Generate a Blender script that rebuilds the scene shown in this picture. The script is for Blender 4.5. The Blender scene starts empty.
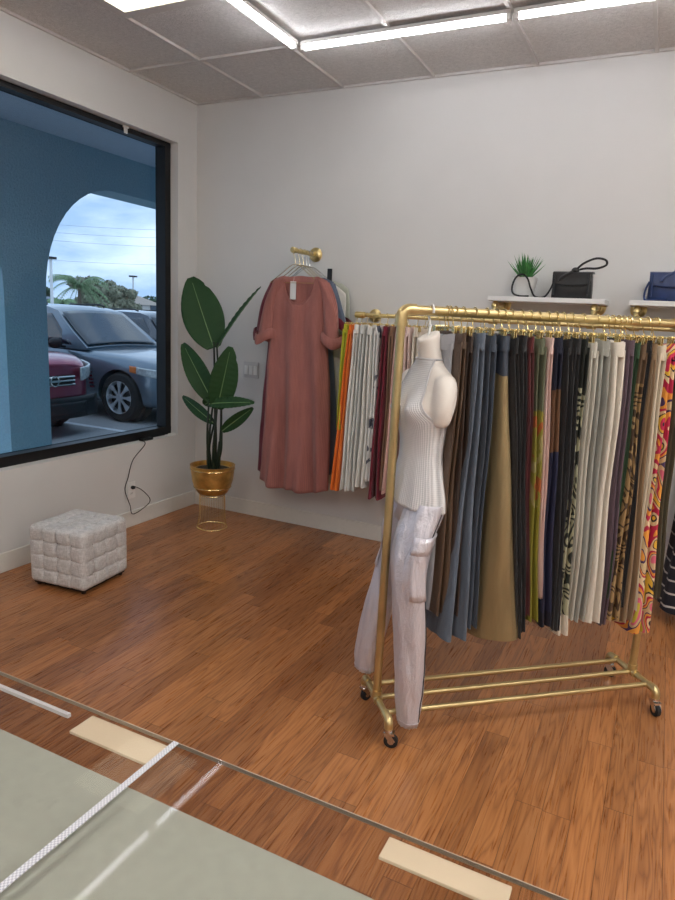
import bpy, bmesh, math, random
from mathutils import Vector, Matrix, noise
random.seed(7)
C = bpy.context.scene.collection
V = Vector
PI = math.pi

# ------------------------------------------------------------------ camera
CAM = V((3.24987, -4.13232, 1.52587))
YAW, PIT, ROL, FPX = -0.4504217, -0.1982947, 0.0492618, 662.296
cy_, sy_ = math.cos(YAW), math.sin(YAW)
FW = V((sy_*math.cos(PIT), cy_*math.cos(PIT), math.sin(PIT)))
R0 = V((cy_, -sy_, 0)); U0 = R0.cross(FW)
RT = math.cos(ROL)*R0 + math.sin(ROL)*U0
UP = math.cos(ROL)*U0 - math.sin(ROL)*R0
cd = bpy.data.cameras.new('camera'); cam = bpy.data.objects.new('camera', cd); C.objects.link(cam)
m3 = Matrix((RT, UP, -FW)).transposed()
cam.matrix_world = Matrix.Translation(CAM) @ m3.to_4x4()
cd.sensor_fit = 'VERTICAL'; cd.sensor_height = 24.0; cd.lens = 24.0*FPX/900.0
cd.clip_start = 0.02; cd.clip_end = 500
bpy.context.scene.camera = cam

def at(px, py, ax, v):
    """measured spot: where the sight line through a pixel meets the plane axis=v"""
    d = FW + RT*((px-337.5)/FPX) - UP*((py-450)/FPX)
    return CAM + d*((v-CAM[ax])/d[ax])

# ------------------------------------------------------------------ world + exposure
sc = bpy.context.scene
sc.view_settings.view_transform = 'Standard'; sc.view_settings.look = 'None'
sc.view_settings.gamma = 1.0; sc.view_settings.exposure = 1.0
LED = 12.0      # tube emission
PANEL = 9.5     # ceiling panel emission
SKY = 0.88
w = bpy.data.worlds.new('world'); sc.world = w; w.use_nodes = True
nt = w.node_tree; nt.nodes.clear()
wo = nt.nodes.new('ShaderNodeOutputWorld'); bg = nt.nodes.new('ShaderNodeBackground')
tc = nt.nodes.new('ShaderNodeTexCoord'); mp = nt.nodes.new('ShaderNodeMapping')
mp.inputs['Scale'].default_value = (2.2, 2.2, 7.0)
nz = nt.nodes.new('ShaderNodeTexNoise'); nz.inputs['Scale'].default_value = 1.6
nz.inputs['Detail'].default_value = 6; nz.inputs['Roughness'].default_value = 0.55; nz.inputs['Distortion'].default_value = 0.3
cr = nt.nodes.new('ShaderNodeValToRGB')
cr.color_ramp.elements[0].position = 0.42; cr.color_ramp.elements[0].color = (0.36, 0.50, 0.70, 1)
cr.color_ramp.elements[1].position = 0.62; cr.color_ramp.elements[1].color = (0.78, 0.86, 0.95, 1)
nt.links.new(tc.outputs['Generated'], mp.inputs['Vector']); nt.links.new(mp.outputs['Vector'], nz.inputs['Vector'])
nt.links.new(nz.outputs['Fac'], cr.inputs['Fac']); nt.links.new(cr.outputs['Color'], bg.inputs['Color'])
bg.inputs['Strength'].default_value = SKY; nt.links.new(bg.outputs['Background'], wo.inputs['Surface'])

# ------------------------------------------------------------------ node helpers
def lin(c):
    return tuple(((x/255)/12.92 if x/255 <= .04045 else ((x/255+.055)/1.055)**2.4) for x in c)+(1,)
class NT:
    def __init__(s, name):
        s.m = bpy.data.materials.new(name); s.m.use_nodes = True; s.t = s.m.node_tree
        s.b = s.t.nodes['Principled BSDF']; s.o = s.t.nodes['Material Output']
    def n(s, kind, **kw):
        x = s.t.nodes.new('ShaderNode'+kind)
        for k, v in kw.items():
            if hasattr(x, k) and k not in ('Scale',): setattr(x, k, v)
            else: x.inputs[k].default_value = v
        return x
    def l(s, a, b): s.t.links.new(a, b)
    def val(s, x, inp):
        if isinstance(x, (int, float)): inp.default_value = x
        else: s.l(x, inp)
    def math(s, op, a, b=0.0, clamp=False):
        x = s.t.nodes.new('ShaderNodeMath'); x.operation = op; x.use_clamp = clamp
        s.val(a, x.inputs[0]); s.val(b, x.inputs[1]); return x.outputs[0]
    def coord(s, scale=(1, 1, 1), rot=(0, 0, 0), out='Object'):
        t = s.t.nodes.new('ShaderNodeTexCoord'); m = s.t.nodes.new('ShaderNodeMapping')
        m.inputs['Scale'].default_value = scale; m.inputs['Rotation'].default_value = rot
        s.l(t.outputs[out], m.inputs['Vector']); return m.outputs[0]
    def noise(s, vec, scale, detail=3, rough=.5, dist=0):
        x = s.t.nodes.new('ShaderNodeTexNoise'); s.l(vec, x.inputs['Vector'])
        x.inputs['Scale'].default_value = scale; x.inputs['Detail'].default_value = detail
        x.inputs['Roughness'].default_value = rough; x.inputs['Distortion'].default_value = dist
        return x.outputs['Fac']
    def ramp(s, fac, stops, interp='LINEAR'):
        x = s.t.nodes.new('ShaderNodeValToRGB'); x.color_ramp.interpolation = interp
        e = x.color_ramp.elements
        while len(e) < len(stops): e.new(0.5)
        for i, (p, c) in enumerate(stops): e[i].position = p; e[i].color = c
        s.l(fac, x.inputs['Fac']); return x.outputs['Color']
    def mix(s, fac, a, b, mode='MIX'):
        x = s.t.nodes.new('ShaderNodeMix'); x.data_type = 'RGBA'; x.blend_type = mode
        s.val(fac, x.inputs[0])
        for v, i in ((a, 6), (b, 7)):
            if isinstance(v, tuple): x.inputs[i].default_value = v
            else: s.l(v, x.inputs[i])
        return x.outputs[2]
    def bump(s, h, strength=.2, dist=.01):
        x = s.t.nodes.new('ShaderNodeBump'); x.inputs['Strength'].default_value = strength
        x.inputs['Distance'].default_value = dist; s.l(h, x.inputs['Height']); s.l(x.outputs[0], s.b.inputs['Normal'])
    def sep(s, vec):
        x = s.t.nodes.new('ShaderNodeSeparateXYZ'); s.l(vec, x.inputs[0]); return x.outputs
    def comb(s, a, b, c=0.0):
        x = s.t.nodes.new('ShaderNodeCombineXYZ')
        for v, i in zip((a, b, c), x.inputs): s.val(v, i)
        return x.outputs[0]
    def white(s, vec):
        x = s.t.nodes.new('ShaderNodeTexWhiteNoise'); x.noise_dimensions = '3D'; s.l(vec, x.inputs['Vector']); return x.outputs
def col(s, c):
    if isinstance(c, tuple): s.b.inputs['Base Color'].default_value = c
    else: s.l(c, s.b.inputs['Base Color'])
def simple(name, rgb, rough=.5, metal=0, var=.06, nscale=30, bump=0, coat=0, spec=None):
    """plain surface with a faint procedural mottling"""
    s = NT(name); c = lin(rgb); v = s.coord()
    n = s.noise(v, nscale, 3)
    d = tuple(max(0, x*(1-var)) for x in c[:3])+(1,); u = tuple(min(1, x*(1+var)) for x in c[:3])+(1,)
    col(s, s.ramp(n, [(.3, d), (.7, u)]))
    s.b.inputs['Roughness'].default_value = rough; s.b.inputs['Metallic'].default_value = metal
    if coat: s.b.inputs['Coat Weight'].default_value = coat; s.b.inputs['Coat Roughness'].default_value = .05
    if spec is not None: s.b.inputs['Specular IOR Level'].default_value = spec
    if bump: s.bump(n, bump, .004)
    return s.m
def emit(name, rgb, k):
    s = NT(name); s.b.inputs['Base Color'].default_value = (.8, .8, .8, 1)
    s.b.inputs['Emission Color'].default_value = lin(rgb); s.b.inputs['Emission Strength'].default_value = k
    return s.m
def fabric(name, rgb, rough=.85, sheen=.2, weave=700, wr=.5, metal=0, var=.14, stripe=0):
    """woven cloth: fine weave, soft vertical creases, slight colour variation"""
    s = NT(name); c = lin(rgb); v = s.coord()
    a = s.noise(s.coord((18, 18, 2.2)), 1, 4, .6)
    d = tuple(x*(1-var) for x in c[:3])+(1,); u = tuple(min(1, x*(1+var)) for x in c[:3])+(1,)
    base = s.ramp(a, [(.3, d), (.7, u)])
    if stripe:
        x = s.n('TexWave', wave_type='BANDS', bands_direction='X'); s.l(s.coord(), x.inputs['Vector'])
        x.inputs['Scale'].default_value = stripe
        base = s.mix(s.math('MULTIPLY', x.outputs['Fac'], .35), base, (c[0]*.4, c[1]*.4, c[2]*.4, 1))
    col(s, base)
    f = s.noise(v, weave, 2); cr = s.noise(s.coord((30, 30, 9)), 1, 5, .6, .6)
    s.bump(s.math('ADD', s.math('MULTIPLY', f, .25), s.math('MULTIPLY', cr, wr*2)), .55, .012)
    s.b.inputs['Roughness'].default_value = rough; s.b.inputs['Metallic'].default_value = metal
    s.b.inputs['Sheen Weight'].default_value = sheen
    return s.m
def print_fabric(name, stops, kind='noise', scale=14, dist=2.5, stretch=(1, 1, 1), rot=(0, 0, 0)):
    s = NT(name); v = s.coord(stretch, rot)
    if kind == 'wave':
        x = s.n('TexWave', wave_type='BANDS', bands_direction='DIAGONAL'); s.l(v, x.inputs['Vector'])
        x.inputs['Scale'].default_value = scale; x.inputs['Distortion'].default_value = dist
        x.inputs['Detail'].default_value = 2; x.inputs['Detail Scale'].default_value = 1.2; f = x.outputs['Fac']
    elif kind == 'rings':
        x = s.n('TexWave', wave_type='RINGS', rings_direction='SPHERICAL'); s.l(v, x.inputs['Vector'])
        x.inputs['Scale'].default_value = scale; x.inputs['Distortion'].default_value = dist
        x.inputs['Detail'].default_value = 1; f = x.outputs['Fac']
    else:
        f = s.noise(v, scale, 1, .4, dist)
    col(s, s.ramp(f, [(p, lin(c)) for p, c in stops], 'CONSTANT'))
    s.b.inputs['Roughness'].default_value = .75
    s.bump(s.noise(s.coord((30, 30, 4)), 1, 4), .3, .01)
    return s.m

# ------------------------------------------------------------------ materials
M = {}
M['wall'] = simple('wall_paint', (214, 213, 211), .6, var=.02, nscale=3)
M['base'] = simple('baseboard_paint', (222, 220, 214), .4, var=.02)
def wood_floor():
    s = NT('laminate_floor'); v = s.coord(); x, y, z = s.sep(v)
    W, L = .088, .92
    r = s.math('FLOOR', s.math('DIVIDE', x, W)); off = s.white(s.comb(r, 3.1, 0))[0]
    yy = s.math('ADD', s.math('DIVIDE', y, L), off); c = s.math('FLOOR', yy)
    idn = s.white(s.comb(r, c, 1.7)); idv = idn[0]
    gv = s.comb(s.math('ADD', s.math('MULTIPLY', x, 11), s.math('MULTIPLY', idv, 37)), s.math('ADD', s.math('MULTIPLY', y, .75), s.math('MULTIPLY', idv, 11)), s.math('MULTIPLY', idv, 9))
    g1 = s.noise(gv, 1.7, 2, .5, .3)
    ring = s.math('FRACT', s.math('MULTIPLY', g1, 10.0)); ring = s.math('MULTIPLY', s.math('POWER', s.math('MULTIPLY', s.math('ABSOLUTE', s.math('SUBTRACT', ring, .5)), 2.0), .6), .6)   # growth-ring figure
    fine = s.noise(s.comb(s.math('MULTIPLY', x, 170), s.math('MULTIPLY', y, 6), idv), 1, 3, .6)
    blot = s.noise(s.comb(s.math('MULTIPLY', x, 22), s.math('MULTIPLY', y, 1.3), idv), 1, 3, .6)
    f = s.math('ADD', s.math('MULTIPLY', ring, .42), s.math('ADD', s.math('MULTIPLY', blot, .34), s.math('MULTIPLY', fine, .30)))
    base = s.ramp(f, [(.14, lin((96, 57, 34))), (.32, lin((136, 86, 51))), (.5, lin((166, 110, 66))), (.72, lin((186, 130, 84)))])
    tint = s.ramp(idv, [(0, (.72, .67, .65, 1)), (.5, (.94, .92, .90, 1)), (1, (1.12, 1.08, 1.02, 1))])
    base = s.mix(1.0, base, tint, 'MULTIPLY')
    kn = s.n('TexVoronoi', feature='F1'); s.l(s.comb(s.math('MULTIPLY', x, 3.1), s.math('MULTIPLY', y, 1.6), 0.0), kn.inputs['Vector']); kn.inputs['Scale'].default_value = 1.3
    k = s.math('LESS_THAN', kn.outputs['Distance'], .035)
    base = s.mix(s.math('MULTIPLY', k, .45), base, lin((70, 36, 20)))
    fx = s.math('FRACT', s.math('DIVIDE', x, W)); fy = s.math('FRACT', yy)
    sx = s.math('MINIMUM', fx, s.math('SUBTRACT', 1.0, fx)); sy = s.math('MINIMUM', fy, s.math('SUBTRACT', 1.0, fy))
    seam = s.math('MAXIMUM', s.math('LESS_THAN', sx, .012), s.math('LESS_THAN', sy, .0014))
    base = s.mix(s.math('MULTIPLY', seam, .6), base, lin((60, 30, 16)))
    col(s, base)
    s.l(s.math('ADD', .22, s.math('MULTIPLY', fine, .14)), s.b.inputs['Roughness'])
    s.bump(s.math('SUBTRACT', s.math('MULTIPLY', fine, .15), seam), .15, .003)
    return s.m
M['floor'] = wood_floor()
def tile_mat():
    s = NT('ceiling_tile'); v = s.coord(); n = s.noise(v, 55, 4, .7); sp = s.noise(v, 190, 2, .6)
    col(s, s.mix(s.math('MULTIPLY', s.math('LESS_THAN', sp, .36), .5), s.ramp(n, [(.3, lin((206, 204, 202))), (.7, lin((228, 226, 224)))]), lin((150, 146, 142))))
    s.b.inputs['Roughness'].default_value = .95; s.bump(s.math('ADD', sp, n), .7, .006); return s.m
M['tile'] = tile_mat()
M['tbar'] = simple('ceiling_grid_metal', (206, 203, 200), .6, var=.02)
M['gold'] = simple('brushed_gold', (212, 190, 134), .3, .9, var=.1, nscale=14)
M['goldrack'] = simple('gold_pipe', (200, 178, 128), .36, .85, var=.12, nscale=12)
M['goldhang'] = simple('polished_gold_wire', (236, 216, 158), .2, .9, var=.04)
M['goldpot'] = simple('gold_leaf_pot', (204, 164, 92), .33, .8, var=.25, nscale=18, bump=.2)
M['black'] = simple('black_frame_metal', (16, 17, 20), .45, .2, var=.1)
M['blackplastic'] = simple('black_plastic', (18, 18, 20), .4)
M['white'] = simple('white_plastic', (228, 228, 226), .4, var=.02)
M['shelf'] = simple('white_shelf_board', (225, 225, 224), .4, var=.02)
M['rubber'] = simple('black_rubber', (22, 22, 24), .7)
M['chrome'] = simple('chrome', (210, 208, 205), .15, 1, var=.03)
M['leaf'] = None
def leaf_mat(name, a, b, rib=60):
    s = NT(name); x = s.n('TexWave', wave_type='BANDS', bands_direction='Y'); s.l(s.coord(out='UV'), x.inputs['Vector'])
    x.inputs['Scale'].default_value = rib; x.inputs['Distortion'].default_value = .6
    col(s, s.mix(s.noise(s.coord(), 9, 3), s.ramp(x.outputs['Fac'], [(0, lin(a)), (1, lin(b))]), lin(a)))
    s.b.inputs['Roughness'].default_value = .55; s.b.inputs['Specular IOR Level'].default_value = .3; s.bump(x.outputs['Fac'], .25, .004); return s.m
M['leaf'] = leaf_mat('palm_leaf_green', (32, 64, 32), (44, 82, 40), 14)
M['leafmid'] = simple('leaf_midrib', (110, 140, 90), .5)
M['stem'] = simple('dark_green_stem', (30, 44, 30), .5)
M['soil'] = simple('dark_moss', (58, 50, 36), .95, var=.5, nscale=60, bump=.5)
def linen():
    s = NT('grey_linen'); v = s.coord()
    a = s.noise(s.coord((240, 240, 40)), 1, 3, .6); b = s.noise(s.coord((40, 40, 260)), 1, 3, .6)
    col(s, s.ramp(s.math('MULTIPLY', s.math('ADD', a, b), .5), [(.35, lin((178, 175, 173))), (.65, lin((226, 224, 223)))]))
    s.b.inputs['Roughness'].default_value = .9; s.bump(s.math('ADD', a, b), .4, .002); return s.m
M['linen'] = linen()
def glass(name, tint, refl=1.0, rough=0.0):
    s = NT(name); s.t.nodes.remove(s.b)
    t = s.n('BsdfTransparent'); t.inputs[0].default_value = tint
    g = s.n('BsdfGlossy'); g.inputs['Roughness'].default_value = rough; g.inputs['Color'].default_value = (1, 1, 1, 1)
    ge = s.n('NewGeometry'); dp = s.n('VectorMath', operation='DOT_PRODUCT'); s.l(ge.outputs['Normal'], dp.inputs[0]); s.l(ge.outputs['Incoming'], dp.inputs[1])
    c = s.math('ABSOLUTE', dp.outputs['Value']); q = s.math('POWER', s.math('SUBTRACT', 1.0, c), 5.0)
    f = s.math('ADD', .04*refl, s.math('MULTIPLY', q, .9*refl))
    mx = s.n('MixShader'); s.l(f, mx.inputs[0]); s.l(t.outputs[0], mx.inputs[1]); s.l(g.outputs[0], mx.inputs[2])
    s.l(mx.outputs[0], s.o.inputs[0]); return s.m
M['winglass'] = glass('tinted_window_glass', (.82, .88, .93, 1), .5)
M['counterglass'] = glass('counter_glass', (.88, .87, .87, 1), .15)

# ------------------------------------------------------------------ mesh helpers
class MB:
    def __init__(s): s.v = []; s.f = []; s.uv = {}
    def add(s, vs, fs):
        o = len(s.v); s.v += [V(p) for p in vs]; s.f += [tuple(i+o for i in f) for f in fs]; return o
    def box(s, lo, hi, M4=None):
        a, b = lo, hi
        vs = [V((x, y, z)) for z in (a[2], b[2]) for y in (a[1], b[1]) for x in (a[0], b[0])]
        if M4: vs = [M4 @ p for p in vs]
        s.add(vs, [(0, 2, 3, 1), (4, 5, 7, 6), (0, 1, 5, 4), (2, 6, 7, 3), (0, 4, 6, 2), (1, 3, 7, 5)])
    def obox(s, c, ax, ay, az, hx, hy, hz):
        """box at centre c with unit axes and half sizes"""
        vs = [V(c)+V(ax)*(i*hx)+V(ay)*(j*hy)+V(az)*(k*hz) for k in (-1, 1) for j in (-1, 1) for i in (-1, 1)]
        s.add(vs, [(0, 2, 3, 1), (4, 5, 7, 6), (0, 1, 5, 4), (2, 6, 7, 3), (0, 4, 6, 2), (1, 3, 7, 5)])
    def rings(s, rs, cap=True, closed=True):
        n = len(rs[0]); o = len(s.v)
        for r in rs: s.v += [V(p) for p in r]
        for i in range(len(rs)-1):
            for j in range(n if closed else n-1):
                k = (j+1) % n
                s.f.append((o+i*n+j, o+i*n+k, o+(i+1)*n+k, o+(i+1)*n+j))
        if cap and closed:
            s.f.append(tuple(o+j for j in reversed(range(n)))); s.f.append(tuple(o+(len(rs)-1)*n+j for j in range(n)))
    def tube(s, pts, r, n=10, cap=True, closed=False):
        pts = [V(p) for p in pts]; m = len(pts)
        rr = r if isinstance(r, (list, tuple)) else [r]*m
        ref = None; rs = []
        for i, p in enumerate(pts):
            if closed: t = pts[(i+1) % m]-pts[i-1]
            else: t = pts[min(i+1, m-1)]-pts[max(i-1, 0)]
            t.normalize()
            if ref is None:
                ref = V((0, 0, 1)) if abs(t.z) < .9 else V((1, 0, 0))
            u = ref-t*ref.dot(t)
            if u.length < 1e-5: u = t.orthogonal()
            u.normalize(); ref = u; w_ = t.cross(u)
            rs.append([p+(u*math.cos(2*PI*j/n)+w_*math.sin(2*PI*j/n))*rr[i] for j in range(n)])
        if closed: rs.append(rs[0])
        s.rings(rs, cap and not closed)
    def lathe(s, prof, c=(0, 0, 0), axis=(0, 0, 1), n=28, cap=True):
        a = V(axis).normalized(); u = a.orthogonal().normalized(); w_ = a.cross(u)
        s.rings([[V(c)+a*z+(u*math.cos(2*PI*j/n)+w_*math.sin(2*PI*j/n))*r for j in range(n)] for r, z in prof], cap)
    def grid(s, fn, nu, nv):
        o = len(s.v)
        for i in range(nu+1):
            for j in range(nv+1):
                s.v.append(V(fn(i/nu, j/nv))); s.uv[o+i*(nv+1)+j] = (i/nu, j/nv)
        for i in range(nu):
            for j in range(nv):
                a = o+i*(nv+1)+j; s.f.append((a, a+nv+1, a+nv+2, a+1))
    def sphere(s, c, r, nu=12, nv=8):
        r = V(r) if not isinstance(r, (int, float)) else V((r, r, r)); c = V(c)
        rs = []
        for i in range(nv+1):
            a = -PI/2+PI*i/nv; k = max(math.cos(a), 1e-3)
            rs.append([c+V((r.x*k*math.cos(2*PI*j/nu), r.y*k*math.sin(2*PI*j/nu), r.z*math.sin(a))) for j in range(nu)])
        s.rings(rs)
    def build(s, name, mat, parent=None, smooth=True, bevel=0, loc=None, angle=40, thick=0, sub=0, fix=True):
        o0 = wloc(parent) if parent else (V(loc) if loc is not None else V((0, 0, 0)))
        me = bpy.data.meshes.new(name)
        me.from_pydata([tuple(p-o0) for p in s.v], [], s.f); me.update()
        if s.uv:
            ul = me.uv_layers.new(name='UVMap')
            for lp in me.loops: ul.data[lp.index].uv = s.uv.get(lp.vertex_index, (0, 0))
        b = bmesh.new(); b.from_mesh(me)
        bmesh.ops.remove_doubles(b, verts=b.verts, dist=1e-6)
        if fix: bmesh.ops.recalc_face_normals(b, faces=b.faces)
        b.to_mesh(me); b.free()
        if isinstance(mat, str): mat = M[mat]
        me.materials.append(mat)
        if smooth:
            me.shade_smooth()
            try: me.set_sharp_from_angle(angle=math.radians(angle))
            except Exception: pass
        ob = bpy.data.objects.new(name, me); C.objects.link(ob)
        if parent: ob.parent = parent
        else: ob.location = o0
        if thick:
            md = ob.modifiers.new('thickness', 'SOLIDIFY'); md.thickness = thick; md.offset = 0
        if sub:
            md = ob.modifiers.new('smooth', 'SUBSURF'); md.levels = sub; md.render_levels = sub
        if bevel:
            md = ob.modifiers.new('bevel', 'BEVEL'); md.width = bevel; md.segments = 2; md.limit_method = 'ANGLE'
        return ob
def wloc(o):
    p = V((0, 0, 0))
    while o: p += V(o.location); o = o.parent
    return p
def thing(name, label, cat, loc=(0, 0, 0), group=None):
    o = bpy.data.objects.new(name, None); C.objects.link(o); o.location = loc; o.empty_display_size = .1
    o['label'] = label; o['category'] = cat
    if group: o['group'] = group
    return o
def tag(o, label, cat, group=None, kind=None):
    o['label'] = label; o['category'] = cat
    if group: o['group'] = group
    if kind: o['kind'] = kind
    return o
def struct(name, mb, mat, **k):
    o = mb.build(name, mat, smooth=False, **k); o['kind'] = 'structure'; return o
def boxes(*bs):
    m = MB()
    for lo, hi in bs: m.box(lo, hi)
    return m
def copy_tree(o, parent=None):
    c = o.copy(); C.objects.link(c)
    if parent: c.parent = parent
    for ch in list(o.children): copy_tree(ch, c)
    return c
def arc(c, u, v_, r, a0, a1, n=12):
    return [V(c)+V(u)*(r*math.cos(a0+(a1-a0)*i/n))+V(v_)*(r*math.sin(a0+(a1-a0)*i/n)) for i in range(n+1)]
def spline(pts, n=8):
    pts = [V(p) for p in pts]; out = []
    for i in range(len(pts)-1):
        p0 = pts[max(i-1, 0)]; p1 = pts[i]; p2 = pts[i+1]; p3 = pts[min(i+2, len(pts)-1)]
        for k in range(n):
            t = k/n
            out.append(.5*((2*p1)+(p2-p0)*t+(2*p0-5*p1+4*p2-p3)*t*t+(3*p1-p0-3*p2+p3)*t*t*t))
    out.append(pts[-1]); return out

# ------------------------------------------------------------------ room shell
H = 2.963; XR = 6.4; YB = -6.6
struct('floor', boxes(((-.2, YB, -.08), (XR, 0, 0))), 'floor')
struct('ceiling', boxes(((-.2, YB, H+.012), (XR, .15, H+.06))), 'tile')
struct('wall_back', boxes(((-.2, 0, -.08), (XR+.15, .15, H+.06))), 'wall')
struct('wall_right', boxes(((XR, YB, -.08), (XR+.15, 0, H+.06))), 'wall')
struct('wall_front', boxes(((-.2, YB-.15, -.08), (XR+.15, YB, H+.06))), 'wall')
WY0, WY1, WZ0, WZ1 = -4.4, -.21, .588, 2.662
struct('wall_left', boxes(((-.2, YB, -.08), (0, WY0, H+.06)), ((-.2, WY1, -.08), (0, 0, H+.06)),
                          ((-.2, WY0, -.08), (0, WY1, WZ0)), ((-.2, WY0, WZ1), (0, WY1, H+.06))), 'wall')
BBH = .115
for nm, lo, hi in (('baseboard_back', (0, -.014, 0), (XR, 0, BBH)), ('baseboard_left', (0, YB, 0), (.014, -.014, BBH)),
                   ('baseboard_right', (XR-.014, YB, 0), (XR, -.014, BBH))):
    o = struct(nm, boxes((lo, hi)), 'base', bevel=.004)
# ceiling grid of T bars
X0, Y0 = .558, -.689; P_ = .6096
tb = MB()
xs = [X0+P_*k for k in range(10)]
for x in xs: tb.box((x-.009, YB, H-.002), (x+.009, 0, H+.012))
ys = [Y0-2*P_*k for k in range(5)]
for y in ys: tb.box((0, y-.009, H-.0015), (XR, y+.009, H+.012))
tb.box((X0, Y0-P_-.012, H-.001), (X0+P_, Y0-P_+.012, H+.012))
tb.box((0, -.018, H-.001), (XR, 0, H+.012)); tb.box((0, YB, H-.0012), (.018, 0, H+.012))
struct('trim_ceiling', tb, 'tbar')
# window
XF = -.065
fr = MB(); w_ = .058
fr.box((XF-.09, WY0, WZ0), (XF, WY1, WZ0+w_)); fr.box((XF-.09, WY0, WZ1-.03), (XF, WY1, WZ1))
fr.box((XF-.09, WY1-w_, WZ0+w_), (XF, WY1, WZ1-.03)); fr.box((XF-.09, WY0, WZ0+w_), (XF, WY0+w_, WZ1-.03))
wf = fr.build('window_1', 'black', smooth=False, bevel=.003); wf['kind'] = 'structure'
g = MB(); g.box((XF-.075, WY0+w_-.005, WZ0+w_-.005), (XF-.069, WY1-w_+.005, WZ1-.025)); g.build('glass_pane', 'winglass', wf, smooth=False)

# ------------------------------------------------------------------ lights: tubes and panels
M['led'] = emit('lit_tube', (250, 251, 255), LED); M['panel'] = emit('unseen_lit_panel', (252, 251, 246), PANEL); M['panel_dim'] = emit('lit_cream_panel', (255, 250, 222), PANEL*.25)
def led_tube(a, b, label):
    a, b = V(a), V(b); t = thing('tube_light', label, 'light', (a+b)/2, 'linear tube lights on the ceiling')
    d = (b-a).normalized(); s_ = d.cross(V((0, 0, 1)))
    m = MB(); m.tube([a+d*.02, b-d*.02], .0125, 10); m.build('tube', 'led', t)
    m = MB(); m.obox((a+b)/2+V((0, 0, .021)), d, s_, V((0, 0, 1)), (b-a).length/2, .021, .0085); m.build('channel', 'tbar', t, smooth=False)
    for p, q in ((a, d), (b, -d)):
        m = MB(); m.obox(p+q*.011+V((0, 0, .004)), d, s_, V((0, 0, 1)), .011, .016, .017); m.build('end_cap', 'white', t, smooth=False, bevel=.002)
zl = H-.032
led_tube((1.275, -.735, zl), (2.395, -.735, zl), 'linear tube light parallel to back wall, the stretch that starts at the corner of lights')
led_tube((2.41, -.735, zl), (3.55, -.735, zl), 'linear tube light parallel to back wall, the stretch farther from the window')
led_tube((1.245, -1.90, zl), (1.245, -.76, zl), 'linear tube light running away from the back wall beside the lit panel')
for k, (a, b) in enumerate((((1.245, -3.06, zl), (1.245, -1.92, zl)), ((3.6, -1.9, zl), (3.6, -.76, zl)), ((3.6, -3.06, zl), (3.6, -1.92, zl)))):
    led_tube(a, b, 'linear tube light out on the ceiling above and behind the viewer')
def panel(x0, y0, x1, y1, label, mat='panel'):
    t = thing('ceiling_panel_light', label, 'light', ((x0+x1)/2, (y0+y1)/2, H), 'lit ceiling panels')
    e = .045
    m = boxes(((x0, y0, H-.008), (x1, y0+e, H+.01)), ((x0, y1-e, H-.008), (x1, y1, H+.01)), ((x0, y0+e, H-.008), (x0+e, y1-e, H+.01)), ((x1-e, y0+e, H-.008), (x1, y1-e, H+.01)))
    m.build('frame', 'tbar', t, smooth=False)
    m = boxes(((x0+e, y0+e, H-.003), (x1-e, y1-e, H+.008))); m.build('diffuser', mat, t, smooth=False)
panel(X0+.015, Y0-2*P_+.015, X0+P_-.015, Y0-P_-.015, 'glowing cream ceiling panel near the window wall', 'panel_dim')
for x, y in ((X0+5*P_, -2.0), (X0+8*P_, -1.6), (X0+2*P_, -4.4), (X0+5*P_, -4.4), (X0+8*P_, -4.4)):  # unseen panels, added out of view to light the room
    panel(x+.015, y-1.19, x+P_-.015, y, 'unseen double-length ceiling panel added above or behind the viewer for light')

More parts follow.
